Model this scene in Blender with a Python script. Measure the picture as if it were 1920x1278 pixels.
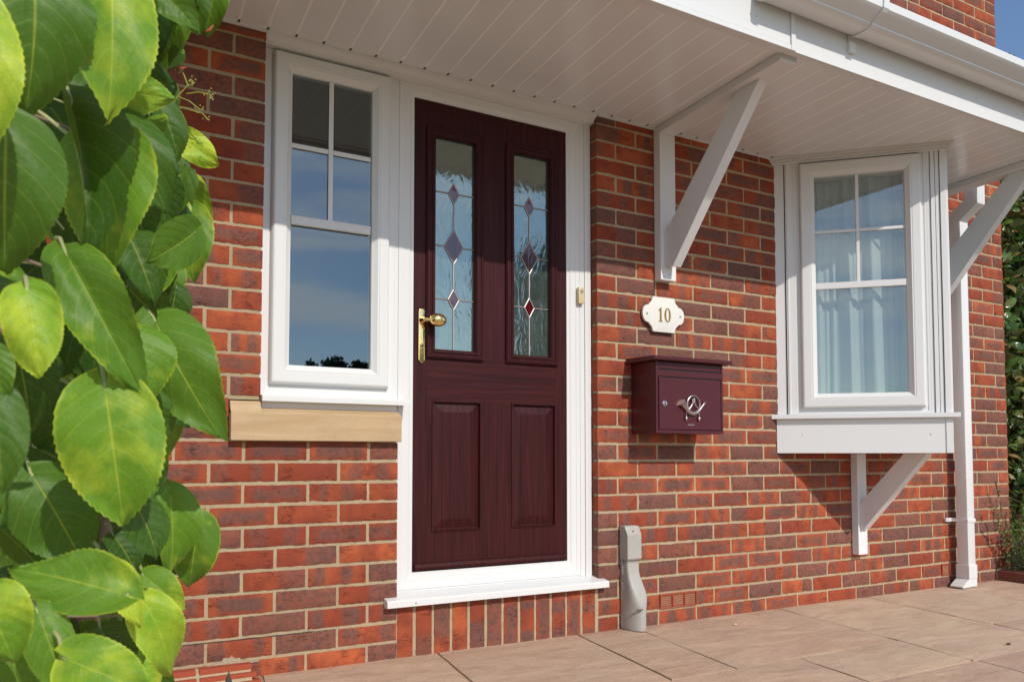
import bpy, bmesh, math, random
import numpy as np
from mathutils import Vector, Matrix, noise
R = math.radians
for o in list(bpy.data.objects): bpy.data.objects.remove(o)
sc = bpy.context.scene
COL = sc.collection

# ------------------------------------------------------------------ camera, sky, sun
CAM = Vector((-2.0476, -2.8764, 0.7516)); YAW = 0.51230; PITCH = 0.0488; FPX = 1508.5; U0, V0 = 960.3, 781.6
cd = bpy.data.cameras.new('camera'); cam = bpy.data.objects.new('camera', cd); COL.objects.link(cam)
cam.location = CAM; cam.rotation_euler = (math.pi/2 + PITCH, 0, -YAW)
cd.sensor_width = 36; cd.lens = 36*FPX/1920; cd.shift_y = (V0-639)/1920; cd.shift_x = -(U0-960)/1920
cd.clip_start = 0.02; cd.clip_end = 2000
cd.dof.use_dof = True; cd.dof.focus_distance = 3.2; cd.dof.aperture_fstop = 11
sc.camera = cam
FW = Vector((math.sin(YAW)*math.cos(PITCH), math.cos(YAW)*math.cos(PITCH), math.sin(PITCH)))
RT = Vector((math.cos(YAW), -math.sin(YAW), 0)); UP = RT.cross(FW)

w = bpy.data.worlds.new('World'); sc.world = w; w.use_nodes = True
nt = w.node_tree; nt.nodes.clear()
sky = nt.nodes.new('ShaderNodeTexSky'); sky.sky_type = 'NISHITA'; sky.sun_disc = False
SUN = Vector((0.08, -1.0, 0.76)).normalized()
EL = math.asin(SUN.z); sky.sun_elevation = EL; sky.sun_rotation = math.atan2(SUN.x, SUN.y)
sky.air_density = 0.9; sky.dust_density = 0.3; sky.ozone_density = 3.0
bg = nt.nodes.new('ShaderNodeBackground'); bg.inputs[1].default_value = 0.148
wo = nt.nodes.new('ShaderNodeOutputWorld')
# thin streaky high cloud
_tc = nt.nodes.new('ShaderNodeTexCoord'); _mp = nt.nodes.new('ShaderNodeMapping'); _mp.inputs['Scale'].default_value = (2.2, 2.2, 13)
_mp.inputs['Rotation'].default_value = (.10, .05, 0)
_nz = nt.nodes.new('ShaderNodeTexNoise'); _nz.inputs['Scale'].default_value = 1.5; _nz.inputs['Detail'].default_value = 6; _nz.inputs['Distortion'].default_value = .5
_rp = nt.nodes.new('ShaderNodeValToRGB'); _rp.color_ramp.elements[0].position = .43; _rp.color_ramp.elements[1].position = .62; _rp.color_ramp.elements[1].color = (.7, .7, .7, 1)
_mx = nt.nodes.new('ShaderNodeMix'); _mx.data_type = 'RGBA'; _mx.inputs[7].default_value = (8.5, 8.8, 9.2, 1)
nt.links.new(_tc.outputs['Generated'], _mp.inputs[0]); nt.links.new(_mp.outputs[0], _nz.inputs[0]); nt.links.new(_nz.outputs['Fac'], _rp.inputs[0]); _sx = nt.nodes.new('ShaderNodeSeparateXYZ'); nt.links.new(_tc.outputs['Generated'], _sx.inputs[0])
_mr = nt.nodes.new('ShaderNodeMapRange'); _mr.inputs['From Min'].default_value = .1; _mr.inputs['From Max'].default_value = -.3; nt.links.new(_sx.outputs[1], _mr.inputs['Value'])
_mu = nt.nodes.new('ShaderNodeMath'); _mu.operation = 'MULTIPLY'; nt.links.new(_mr.outputs[0], _mu.inputs[0]); nt.links.new(_rp.outputs[0], _mu.inputs[1]); nt.links.new(_mu.outputs[0], _mx.inputs[0]); nt.links.new(sky.outputs[0], _mx.inputs[6]); nt.links.new(_mx.outputs[2], bg.inputs[0]); nt.links.new(bg.outputs[0], wo.inputs[0])
sd = bpy.data.lights.new('sun', 'SUN'); sd.energy = 3.05; sd.angle = R(0.53); sd.color = (1.0, 0.94, 0.85)
so = bpy.data.objects.new('sun', sd); COL.objects.link(so); so.location = SUN*30
so.rotation_euler = SUN.to_track_quat('Z', 'Y').to_euler()
sc.view_settings.view_transform = 'Standard'; sc.view_settings.look = 'None'
sc.view_settings.exposure = 0.03; sc.view_settings.gamma = 1.0
sc.render.engine = 'CYCLES'
sc.cycles.max_bounces = 8; sc.cycles.transparent_max_bounces = 12

# ------------------------------------------------------------------ material helpers
def lin(c): return tuple(((x/255)/12.92 if x/255 <= .04045 else ((x/255+.055)/1.055)**2.4) for x in c)
class N:
    """tiny node helper"""
    def __init__(s, name):
        s.m = bpy.data.materials.new(name); s.m.use_nodes = True; s.t = s.m.node_tree
        s.b = s.t.nodes['Principled BSDF']; s.out = s.t.nodes['Material Output']
        s.tc = s.t.nodes.new('ShaderNodeTexCoord').outputs['Object']
    def n(s, typ, ins=None, **kw):
        nd = s.t.nodes.new(typ)
        for k, v in kw.items(): setattr(nd, k, v)
        for k, v in (ins or {}).items():
            if isinstance(v, bpy.types.NodeSocket): s.t.links.new(v, nd.inputs[k])
            else: nd.inputs[k].default_value = v
        return nd
    def math(s, op, a, b=0.0, c=0.0, clamp=False):
        nd = s.t.nodes.new('ShaderNodeMath'); nd.operation = op; nd.use_clamp = clamp
        for i, v in enumerate((a, b, c)):
            if isinstance(v, bpy.types.NodeSocket): s.t.links.new(v, nd.inputs[i])
            else: nd.inputs[i].default_value = v
        return nd.outputs[0]
    def scale(s, vec, loc=(0,0,0)):
        return s.n('ShaderNodeMapping', {'Vector': s.tc, 'Scale': vec, 'Location': loc}).outputs[0]
    def noise(s, sc_, detail=4, rough=.55, vec=None, dist=0):
        return s.n('ShaderNodeTexNoise', {'Vector': vec or s.tc, 'Scale': sc_, 'Detail': detail, 'Roughness': rough, 'Distortion': dist}).outputs['Fac']
    def ramp(s, fac, p0, p1, c0=(0,0,0,1), c1=(1,1,1,1)):
        r = s.t.nodes.new('ShaderNodeValToRGB'); s.t.links.new(fac, r.inputs[0])
        e = r.color_ramp.elements; e[0].position = p0; e[1].position = p1
        e[0].color = tuple(c0)+(1,)*(4-len(c0)); e[1].color = tuple(c1)+(1,)*(4-len(c1))
        return r.outputs[0]
    def mix(s, fac, a, b, blend='MIX'):
        nd = s.t.nodes.new('ShaderNodeMix'); nd.data_type = 'RGBA'; nd.blend_type = blend
        for idx, v in ((0, fac), (6, a), (7, b)):
            if isinstance(v, bpy.types.NodeSocket): s.t.links.new(v, nd.inputs[idx])
            elif idx == 0: nd.inputs[0].default_value = v
            else: nd.inputs[idx].default_value = tuple(v)+(1,)*(4-len(v))
        return nd.outputs[2]
    def attr(s, name): return s.n('ShaderNodeAttribute', attribute_name=name).outputs['Fac']
    def bump(s, h, strength, dist):
        b = s.n('ShaderNodeBump', {'Height': h, 'Strength': strength, 'Distance': dist}); s.set('Normal', b.outputs[0]); return b.outputs[0]
    def set(s, k, v):
        if isinstance(v, bpy.types.NodeSocket): s.t.links.new(v, s.b.inputs[k])
        else: s.b.inputs[k].default_value = tuple(v)+(1,) if isinstance(v, tuple) and len(v) == 3 else v

def simple(name, col, rough=.5, metal=0.0, var=.08, nscale=30, bump=0.0, spec=None):
    m = N(name); f = m.noise(nscale)
    m.set('Base Color', m.mix(f, tuple(c*(1-var) for c in col), tuple(min(1, c*(1+var)) for c in col)))
    m.set('Roughness', rough); m.set('Metallic', metal)
    if spec is not None: m.set('Specular IOR Level', spec)
    if bump: m.bump(m.noise(nscale*6), bump, .001)
    return m.m

def mk_brick():
    m = N('brick_face')
    g = m.attr('grey'); r = m.attr('rnd'); q = m.attr('rnd2')
    red = m.mix(r, (.31, .060, .027), (.53, .130, .048))
    red = m.mix(m.ramp(m.noise(14, 5), .35, .7), red, (.25, .056, .033))
    gry = m.mix(q, (.155, .088, .072), (.245, .102, .076))
    gry = m.mix(m.ramp(m.noise(60, 3), .45, .62), gry, (.115, .075, .068))
    nn = m.math('SUBTRACT', m.noise(55, 5, .7), .5)
    gg = m.math('ADD', g, m.math('ADD', m.math('MULTIPLY', nn, .9), m.math('MULTIPLY', m.math('SUBTRACT', m.noise(20, 3, .6), .5), 1.3))); gg = m.math('MULTIPLY', m.ramp(gg, .12, .95), .84)
    col = m.mix(gg, red, gry)
    # creases of the sand-faced clay
    cv = m.scale((9, 9, 55)); cr = m.n('ShaderNodeTexNoise', {'Vector': cv, 'Scale': 1.0, 'Detail': 3, 'Distortion': 2.2}).outputs['Fac']
    ridge = m.math('ABSOLUTE', m.math('SUBTRACT', cr, .5))
    msk = m.ramp(m.noise(13, 2, .5), .52, .62)
    line = m.math('MULTIPLY', m.ramp(ridge, .0, .013, (1,1,1), (0,0,0)), msk)
    col = m.mix(m.math('MULTIPLY', line, .75), col, (.035, .014, .012))
    wx = m.ramp(m.noise(1.1, 4, .6), .35, .68, (.80, .80, .82), (1.10, 1.08, 1.04)); col = m.mix(1.0, col, wx, 'MULTIPLY')
    # grit and pale mortar flecks
    fl = m.ramp(m.noise(260, 2, .5), .70, .76); fl2 = m.math('MULTIPLY', fl, m.ramp(m.noise(9, 2), .48, .7))
    col = m.mix(m.math('MULTIPLY', fl2, .6), col, (.55, .42, .28))
    col = m.mix(m.ramp(m.noise(420, 2, .5), .6, .72), col, (.08, .03, .022))
    m.set('Base Color', col); m.set('Roughness', .9); m.set('Specular IOR Level', .25)
    h = m.math('ADD', m.math('MULTIPLY', m.noise(320, 4, .7), .35), m.math('MULTIPLY', m.noise(40, 4), .9))
    h = m.math('SUBTRACT', h, m.math('MULTIPLY', line, 1.3))
    m.bump(h, .8, .0022); return m.m
def mk_mortar():
    m = N('mortar'); f = m.noise(18, 6, .65)
    c = m.mix(f, (.38, .295, .18), (.54, .435, .28)); c = m.mix(m.math('MULTIPLY', m.ramp(m.noise(2.2, 4, .6), .45, .7), .35), c, (.30, .235, .155)); c = m.mix(m.ramp(m.noise(400, 2), .55, .7), c, (.25, .19, .12))
    m.set('Base Color', c); m.set('Roughness', .95); m.set('Specular IOR Level', .15)
    m.bump(m.noise(250, 4, .8), .8, .002); return m.m
def mk_upvc(name, col=(.735, .735, .725), rough=.28):
    m = N(name); f = m.noise(6, 4, .6)
    c = m.mix(f, tuple(x*.985 for x in col), col)
    dirt = m.ramp(m.noise(130, 3, .6), .70, .80); c = m.mix(m.math('MULTIPLY', dirt, .06), c, (.42, .39, .33))
    m.set('Base Color', c); m.set('Roughness', rough)
    return m.m
def mk_wood(name, vertical=True):
    m = N(name)
    sv = (70, 70, 2.4) if vertical else (2.4, 70, 70)
    v = m.scale(sv); g = m.n('ShaderNodeTexNoise', {'Vector': v, 'Scale': 1, 'Detail': 6, 'Roughness': .7, 'Distortion': .6}).outputs['Fac']
    v2 = m.scale((9, 9, .9) if vertical else (.9, 9, 9))
    wv = m.n('ShaderNodeTexWave', {'Vector': v2, 'Scale': 1.1, 'Distortion': 7.0, 'Detail': 3, 'Detail Scale': 1.2}, bands_direction='X' if vertical else 'Z').outputs['Fac']
    c = m.mix(m.ramp(g, .35, .68), (.024, .0042, .0045), (.066, .0115, .0120))
    c = m.mix(m.math('MULTIPLY', m.ramp(wv, .35, .9), .3), c, (.034, .006, .009))
    m.set('Base Color', c); m.set('Roughness', .45); m.set('Specular IOR Level', .18)
    m.bump(m.math('ADD', g, m.math('MULTIPLY', wv, .4)), .55, .0012); return m.m
def mk_stone():
    m = N('sandstone_sill'); v = m.scale((2.2, 6, 26)); f = m.n('ShaderNodeTexNoise', {'Vector': v, 'Scale': 1, 'Detail': 6, 'Distortion': .7}).outputs['Fac']
    c = m.mix(m.ramp(f, .3, .7), (.46, .31, .165), (.57, .41, .245)); c = m.mix(m.ramp(m.noise(200, 2), .66, .75), c, (.62, .50, .34)); c = m.mix(m.math('MULTIPLY', m.ramp(m.noise(9, 5, .7), .5, .75), .35), c, (.33, .24, .15))
    m.set('Base Color', c); m.set('Roughness', .85); m.bump(m.noise(300, 4, .7), .4, .001); return m.m
def mk_slab():
    m = N('riven_sandstone'); r = m.attr('rnd'); q = m.attr('rnd2')
    base = m.mix(r, (.42, .265, .185), (.53, .365, .250)); base = m.mix(m.ramp(q, .72, .9), base, (.54, .41, .275))
    v = m.scale((1.7, 5.5, 1)); f = m.n('ShaderNodeTexNoise', {'Vector': v, 'Scale': 1.3, 'Detail': 7, 'Roughness': .62, 'Distortion': 1.4}).outputs['Fac']
    c = m.mix(m.math('MULTIPLY', m.ramp(f, .40, .66), .8), base, (.60, .425, .305))
    c = m.mix(m.math('MULTIPLY', m.ramp(m.noise(3.1, 6, .7), .46, .66), .6), c, (.42, .27, .21))
    c = m.mix(m.math('MULTIPLY', m.ramp(m.noise(95, 5, .85), .50, .72), .55), c, (.34, .225, .155))
    c = m.mix(m.math('MULTIPLY', m.ramp(m.noise(26, 6, .85), .50, .70), .5), c, (.66, .50, .37))
    c = m.mix(m.math('MULTIPLY', m.ramp(m.noise(1.4, 5, .65), .48, .62), .35), c, (.45, .36, .26))
    m.set('Base Color', c); m.set('Roughness', .82); m.set('Specular IOR Level', .3)
    rv = m.n('ShaderNodeTexNoise', {'Vector': m.scale((1.2, 3.0, 1)), 'Scale': 2.2, 'Detail': 5, 'Roughness': .5, 'Distortion': .3}).outputs['Fac']
    st = m.ramp(rv, .45, .56)
    h = m.math('ADD', m.math('MULTIPLY', rv, 6.0), m.math('ADD', m.math('MULTIPLY', st, .8), m.math('MULTIPLY', m.noise(90, 5, .7), .8)))
    m.bump(h, .42, .004); return m.m
def mk_leaf(name, lo, hi, yel, trans=.35, rough=.38):
    m = N(name); uv = m.n('ShaderNodeUVMap').outputs[0]
    sx = m.n('ShaderNodeSeparateXYZ', {0: uv}); a = m.math('ABSOLUTE', m.math('SUBTRACT', sx.outputs[0], .5)); a = m.math('MULTIPLY', a, 2.0); t = sx.outputs[1]
    tint = m.attr('tint')
    col = m.mix(tint, lo, hi)
    nv = m.n('ShaderNodeTexNoise', {'Vector': m.tc, 'Scale': 22, 'Detail': 4}).outputs['Fac']
    yy = m.math('ADD', m.math('MULTIPLY', tint, .75), m.math('MULTIPLY', m.math('SUBTRACT', nv, .5), 1.25))
    yy = m.math('ADD', yy, m.math('MULTIPLY', m.ramp(a, .93, 1.0), .26))
    col = m.mix(m.ramp(yy, .42, .95), col, yel)
    # side veins sweep towards the tip
    k = m.math('SUBTRACT', t, m.math('MULTIPLY', m.math('POWER', a, 1.35), .30))
    vn = m.math('ABSOLUTE', m.math('SUBTRACT', m.math('FRACT', m.math('MULTIPLY', k, 6.2)), .5))
    vline = m.ramp(vn, .0, .055, (1,1,1), (0,0,0)); mid = m.ramp(a, .012, .04, (1,1,1), (0,0,0))
    vein = m.math('MAXIMUM', m.math('MULTIPLY', vline, .40), mid)
    col = m.mix(m.math('MULTIPLY', vein, .22), col, tuple(min(1, x*1.5+.05) for x in yel))
    fine = m.n('ShaderNodeTexVoronoi', {'Vector': m.tc, 'Scale': 260}, feature='DISTANCE_TO_EDGE').outputs['Distance']
    col = m.mix(m.ramp(fine, .0, .08, (.22,)*3, (0,0,0)), col, tuple(x*.5 for x in lo))
    spots = m.ramp(m.noise(48, 5, .7), .68, .73); col = m.mix(m.math('MULTIPLY', spots, .6), col, (.17, .10, .03))
    col = m.mix(m.math('MULTIPLY', m.ramp(m.noise(210, 4, .8), .5, .75), .22), col, (.30, .34, .22))
    bf = m.n('ShaderNodeNewGeometry').outputs['Backfacing']; col = m.mix(m.math('MULTIPLY', bf, .6), col, (.20, .27, .13))
    m.set('Base Color', col); m.set('Roughness', rough); m.set('Specular IOR Level', .30)
    h = m.math('SUBTRACT', m.math('MULTIPLY', m.math('ABSOLUTE', m.math('SUBTRACT', m.math('FRACT', m.math('MULTIPLY', k, 6.2)), .5)), 2.0), m.math('MULTIPLY', mid, .8))
    h = m.math('ADD', h, m.math('MULTIPLY', m.noise(60, 3), .5))
    bm_ = m.bump(h, .40, .0016)
    tr = m.n('ShaderNodeBsdfTranslucent', {'Color': m.mix(.5, col, yel), 'Normal': bm_})
    mx = m.n('ShaderNodeMixShader', {0: trans}); m.t.links.new(m.b.outputs[0], mx.inputs[1]); m.t.links.new(tr.outputs[0], mx.inputs[2])
    m.t.links.new(mx.outputs[0], m.out.inputs[0]); return m.m
def mk_glass(name, refl=.16, tint=(.80, .86, .84), gcol=(.86, .95, 1.0), rough=.0):
    m = N(name); fr = m.n('ShaderNodeLayerWeight', {'Blend': .5}).outputs['Facing']
    f = m.math('ADD', refl, m.math('MULTIPLY', m.math('POWER', fr, 4.0), .9), clamp=True)
    nb = m.n('ShaderNodeBump', {'Height': m.noise(3.0, 2), 'Strength': .05, 'Distance': .01}).outputs[0]
    g = m.n('ShaderNodeBsdfGlossy', {'Color': gcol+(1,), 'Roughness': rough, 'Normal': nb}); tr = m.n('ShaderNodeBsdfTransparent', {'Color': tint+(1,)})
    mx = m.n('ShaderNodeMixShader', {0: f, 1: tr.outputs[0], 2: g.outputs[0]}); m.t.links.new(mx.outputs[0], m.out.inputs[0]); return m.m
def mk_obscure(name, dif, refl, tintcol=(.8, .95, 1.0)):
    m = N(name)
    v = m.scale((16, 16, 7)); w1 = m.n('ShaderNodeTexNoise', {'Vector': v, 'Scale': 1.3, 'Detail': 2, 'Distortion': 1.8}).outputs['Fac']
    nb = m.n('ShaderNodeBump', {'Height': w1, 'Strength': .07, 'Distance': .012}).outputs[0]
    g = m.n('ShaderNodeBsdfGlossy', {'Color': tintcol+(1,), 'Roughness': .07, 'Normal': nb})
    d = m.n('ShaderNodeBsdfDiffuse', {'Color': m.mix(m.ramp(w1, .35, .65), dif, tuple(x*.6 for x in dif)), 'Normal': nb})
    mx = m.n('ShaderNodeMixShader', {0: refl, 1: d.outputs[0], 2: g.outputs[0]}); m.t.links.new(mx.outputs[0], m.out.inputs[0]); return m.m

BRICK = mk_brick(); MORTAR = mk_mortar()
UPVC = mk_upvc('white_upvc'); SOFFIT = mk_upvc('soffit_upvc', (.80, .805, .81), .22); PAINT = mk_upvc('white_painted_timber', (.77, .77, .77), .42)
WOODV = mk_wood('woodgrain_vertical'); WOODH = mk_wood('woodgrain_horizontal', False)
STONE = mk_stone(); SLAB = mk_slab()
GLASS = mk_glass('window_glass', .125, (.75, .82, .82), (.84, .93, .98)); BGLASS = mk_glass('bay_glass', .10, (.89, .92, .91))
OBSC = mk_obscure('rippled_glass', (.085, .11, .10), .36, (.66, .78, .70)); PURP = mk_obscure('purple_glass', (.10, .055, .06), .13, (.7, .6, .65)); REDG = mk_obscure('red_glass', (.10, .005, .008), .12, (.8, .35, .4))
LEAD = simple('lead_strip', (.42, .38, .37), .42, .6, .1, 60)
BRASS = simple('polished_brass', (.90, .68, .30), .14, 1.0, .05, 40); CHROME = simple('polished_steel', (.62, .60, .60), .2, 1.0, .08, 90)
PEWTER = simple('pewter_casting', (.52, .44, .43), .34, 1.0, .12, 150, .2)
MAROON = simple('maroon_powder_coat', (.072, .0085, .014), .36, 0, .10, 200, .10)
BLACK = simple('black_gap', (.012, .010, .010), .6); IVORY = simple('ivory_enamel', (.78, .76, .70), .3, 0, .03, 12)
GOLD = simple('gold_paint', (.32, .19, .045), .4, .3, .1, 60); BEIGE = simple('beige_plastic', (.62, .52, .30), .4); BEIGED = simple('beige_button', (.35, .30, .22), .4)
GREYP = simple('grey_plastic', (.40, .385, .35), .5, 0, .10, 14, .15); TERRA = simple('terracotta', (.36, .070, .030), .85, 0, .2, 80, .4)
CURT = N('net_curtain'); CURT.set('Base Color', CURT.mix(CURT.noise(60), (.70, .74, .72), (.82, .84, .82))); CURT.set('Roughness', .9); CURT = CURT.m
_t = CURT.node_tree; _tr = _t.nodes.new('ShaderNodeBsdfTranslucent'); _tr.inputs[0].default_value = (.7, .74, .72, 1); _mx = _t.nodes.new('ShaderNodeMixShader'); _mx.inputs[0].default_value = .35
_t.links.new(_t.nodes['Principled BSDF'].outputs[0], _mx.inputs[1]); _t.links.new(_tr.outputs[0], _mx.inputs[2]); _t.links.new(_mx.outputs[0], _t.nodes['Material Output'].inputs[0])
INNER = simple('interior_plaster', (.22, .21, .19), .9); LEAFM = mk_leaf('hydrangea_leaf', (.016, .072, .008), (.23, .47, .026), (.64, .72, .05), .24, .48)
DLEAF = mk_leaf('hedge_leaf', (.030, .090, .014), (.11, .21, .03), (.30, .18, .06), .2, .20)
STEM = simple('woody_stem', (.24, .165, .11), .8, 0, .3, 60, .5); PETI = simple('green_stalk', (.40, .42, .17), .5, 0, .2, 60); FLOW = simple('seed_head', (.34, .33, .06), .6, 0, .3, 200)
TILE = simple('roof_tile', (.16, .07, .05), .85, 0, .2, 20, .4); IRON = simple('dark_iron', (.02, .017, .016), .45, .2, .2, 60)
TREEL = simple('distant_leaf', (.045, .075, .022), .7, 0, .35, 3); BARK = simple('bark', (.10, .075, .05), .9, 0, .3, 12, .4)

# ------------------------------------------------------------------ mesh helpers
class MB:
    def __init__(s, M=None): s.v = []; s.f = []; s.mi = []; s.M = M
    def add(s, verts, faces, mi=0):
        o = len(s.v)
        s.v += [(s.M @ Vector(p)) if s.M else Vector(p) for p in verts]
        s.f += [tuple(i+o for i in f) for f in faces]; s.mi += [mi]*len(faces); return s
    def box(s, x0, x1, y0, y1, z0, z1, mi=0):
        return s.add([(x, y, z) for z in (z0, z1) for y in (y0, y1) for x in (x0, x1)],
                     [(0, 2, 3, 1), (4, 5, 7, 6), (0, 1, 5, 4), (2, 6, 7, 3), (0, 4, 6, 2), (1, 3, 7, 5)], mi)
    def prism(s, poly, axis, a, b, mi=0):
        n = len(poly)
        def P(p, t): return {'x': (t, p[0], p[1]), 'y': (p[0], t, p[1]), 'z': (p[0], p[1], t)}[axis]
        return s.add([P(p, a) for p in poly]+[P(p, b) for p in poly],
                     [tuple(range(n))[::-1], tuple(range(n, 2*n))]+[(i, (i+1) % n, n+(i+1) % n, n+i) for i in range(n)], mi)
    def sweep(s, x0, x1, z0, z1, prof, cap=False, mi=0):
        vs = []
        for d, y in prof: vs += [(x0+d, y, z0+d), (x1-d, y, z0+d), (x1-d, y, z1-d), (x0+d, y, z1-d)]
        fs = []
        for k in range(len(prof)-1):
            for i in range(4): fs.append((k*4+i, k*4+(i+1) % 4, k*4+4+(i+1) % 4, k*4+4+i))
        if cap: b = (len(prof)-1)*4; fs.append((b, b+1, b+2, b+3))
        return s.add(vs, fs, mi)
    def tube(s, pts, r, seg=8, closed=False, mi=0):
        pts = [Vector(p) for p in pts]; n = len(pts); rr = r if isinstance(r, (list, tuple)) else [r]*n
        vs = []; prev = None
        for i, p in enumerate(pts):
            if closed: d = pts[(i+1) % n]-pts[i-1]
            else: d = pts[min(i+1, n-1)]-pts[max(i-1, 0)]
            d.normalize()
            if prev is None: a = d.orthogonal().normalized()
            else:
                a = prev-d*prev.dot(d); a = a.normalized() if a.length > 1e-6 else d.orthogonal().normalized()
            prev = a; b = d.cross(a)
            for j in range(seg):
                t = 2*math.pi*j/seg; vs.append(p+(a*math.cos(t)+b*math.sin(t))*rr[i])
        fs = [(i*seg+j, i*seg+(j+1) % seg, ((i+1) % n)*seg+(j+1) % seg, ((i+1) % n)*seg+j) for i in range(n if closed else n-1) for j in range(seg)]
        if not closed: fs += [tuple(range(seg))[::-1], tuple((n-1)*seg+j for j in range(seg))]
        return s.add(vs, fs, mi)
    def ell(s, c, rx, ry, rz, nu=16, nv=10, mi=0, rot=None):
        vs = []; c = Vector(c)
        for i in range(nv+1):
            ph = math.pi*i/nv
            for j in range(nu):
                th = 2*math.pi*j/nu; p = Vector((rx*math.sin(ph)*math.cos(th), ry*math.sin(ph)*math.sin(th), rz*math.cos(ph)))
                if rot: p = rot @ p
                vs.append(c+p)
        return s.add(vs, [(i*nu+j, i*nu+(j+1) % nu, (i+1)*nu+(j+1) % nu, (i+1)*nu+j) for i in range(nv) for j in range(nu)], mi)
    def build(s, name, mat, parent=None, bevel=0.0, smooth=False, weld=False):
        me = bpy.data.meshes.new(name); me.from_pydata([tuple(p) for p in s.v], [], s.f)
        mats = mat if isinstance(mat, (list, tuple)) else [mat]
        for m in mats: me.materials.append(m)
        me.polygons.foreach_set('material_index', s.mi)
        bm = bmesh.new(); bm.from_mesh(me)
        if weld: bmesh.ops.remove_doubles(bm, verts=bm.verts, dist=1e-5)
        bmesh.ops.recalc_face_normals(bm, faces=bm.faces)
        if bevel:
            es = [e for e in bm.edges if len(e.link_faces) == 2 and e.calc_face_angle(0) > .6]
            bmesh.ops.bevel(bm, geom=es, offset=bevel, segments=2, profile=.6, affect='EDGES', clamp_overlap=True)
        bm.to_mesh(me); bm.free()
        if smooth:
            me.polygons.foreach_set('use_smooth', [True]*len(me.polygons)); me.set_sharp_from_angle(angle=R(38))
        o = bpy.data.objects.new(name, me); COL.objects.link(o)
        if parent: attach(o, parent)
        return o
def wloc(o):
    p = Vector((0, 0, 0))
    while o: p += o.location; o = o.parent if o.type != 'X' else None
    return p
ORG = {}
def attach(o, parent):
    o.parent = parent; o.matrix_parent_inverse = Matrix.Translation(-ORG.get(parent.name, Vector((0, 0, 0))))
def thing(name, loc, label, cat, group=None):
    o = bpy.data.objects.new(name, None); COL.objects.link(o); o.location = loc; ORG[o.name] = Vector(loc); o.empty_display_size = .1
    o['label'] = label; o['category'] = cat
    if group: o['group'] = group
    return o
def tag(o, label, cat, group=None):
    o['label'] = label; o['category'] = cat
    if group: o['group'] = group
    return o
def struct(o, label=None):
    o['kind'] = 'structure'
    if label: o['label'] = label
    return o
def BX(*a): return MB().box(*a)
rng = random.Random(7)

# ------------------------------------------------------------------ ground and paving
g = struct(MB().box(-150, 150, -150, 150, -.40, -.05).build('ground', simple('lawn', (.055, .085, .025), .95, 0, .4, 2.0, .6)))
def slab_mesh():
    V, F, A, B = [], [], [], []
    r = random.Random(3)
    def sl(x0, x1, ya, yb):
        nx = max(4, int((x1-x0)/.07)); ny = max(4, int((ya-yb)/.07)); o = len(V); tl = r.uniform(-.0015, .0015); a = r.random(); b = r.random()
        gp = .0056
        ex = [r.uniform(-.002, .002) for _ in range(200)]
        for j in range(ny+1):
            for i in range(nx+1):
                fx = i/nx; fy = j/ny; y = ya-gp+(yb+gp-ya+gp)*fy; x = (x0+gp)+(x1-x0-2*gp)*fx
                if i in (0, nx): x += ex[j+(60 if i else 0)]
                if j in (0, ny): y += ex[i+(120 if j else 20)]
                xx = x+.15*y
                z = .0+tl*(fx-.5)*2+.0022*noise.noise(Vector((x*3, y*6, a*20)))+.001*noise.noise(Vector((x*14, y*20, a)))
                if i in (0, nx) or j in (0, ny): z -= .004
                V.append((xx, y, z)); A.append(a); B.append(b)
        for j in range(ny):
            for i in range(nx): q = o+j*(nx+1)+i; F.append((q, q+nx+1, q+nx+2, q+1))
        ring = [o+i for i in range(nx+1)]+[o+(j)*(nx+1)+nx for j in range(1, ny+1)]+[o+ny*(nx+1)+i for i in range(nx-1, -1, -1)]+[o+j*(nx+1) for j in range(ny-1, 0, -1)]
        base = len(V)
        for q in ring: V.append((V[q][0], V[q][1], -.04)); A.append(a); B.append(b)
        n = len(ring)
        for i in range(n): F.append((ring[i], ring[(i+1) % n], base+(i+1) % n, base+i))
    def row(xs, ya, yb):
        for a_, b_ in zip(xs[:-1], xs[1:]): sl(a_, b_, ya, yb)
    row([-4.1, -3.2, -2.3, -1.42, -.76, -.11, .19, 1.09], .02, -.73)
    sl(1.09, 1.757, .02, -1.08); row([1.757, 2.446, 3.0], .02, -.73)
    row([-4.1, -3.4, -2.5, -1.6, -.7, .507, 1.09], -.73, -1.08); row([1.757, 2.66, 3.3, 4.2], -.73, -1.08)
    row([-4.2, -3.3, -2.7, -1.8, -.9, .1, 1.10, 1.95, 2.6, 3.5, 4.4], -1.08, -1.75)
    row([-4.2, -3.6, -2.4, -1.5, -.6, .3, .9, 1.8, 2.7, 3.3, 4.2], -1.75, -2.35)
    row([-4.2, -3.0, -2.1, -1.2, -.6, .3, 1.2, 2.1, 3.0, 3.9], -2.35, -3.25)
    row([-4.2, -3.3, -2.4, -1.8, -.9, 0, .6, 1.5, 2.4, 3.3, 4.2], -3.25, -3.9)
    row([-4.2, -3.0, -2.1, -1.2, -.3, .6, 1.5, 2.4, 3.3, 4.2], -3.9, -4.8)
    me = bpy.data.meshes.new('paving'); me.from_pydata(V, [], F); me.materials.append(SLAB)
    for nm, arr in (('rnd', A), ('rnd2', B)):
        at = me.attributes.new(nm, 'FLOAT', 'POINT'); at.data.foreach_set('value', arr)
    me.polygons.foreach_set('use_smooth', [True]*len(me.polygons)); me.set_sharp_from_angle(angle=R(50))
    o = bpy.data.objects.new('paving', me); COL.objects.link(o); return o
pv = struct(slab_mesh())
GROUT = simple('paving_grout', (.34, .245, .16), .95, 0, .25, 60, .6)
gr = struct(BX(-5.2, 5.0, -4.85, .04, -.045, -.0085).build('paving_bed', GROUT))

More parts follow.
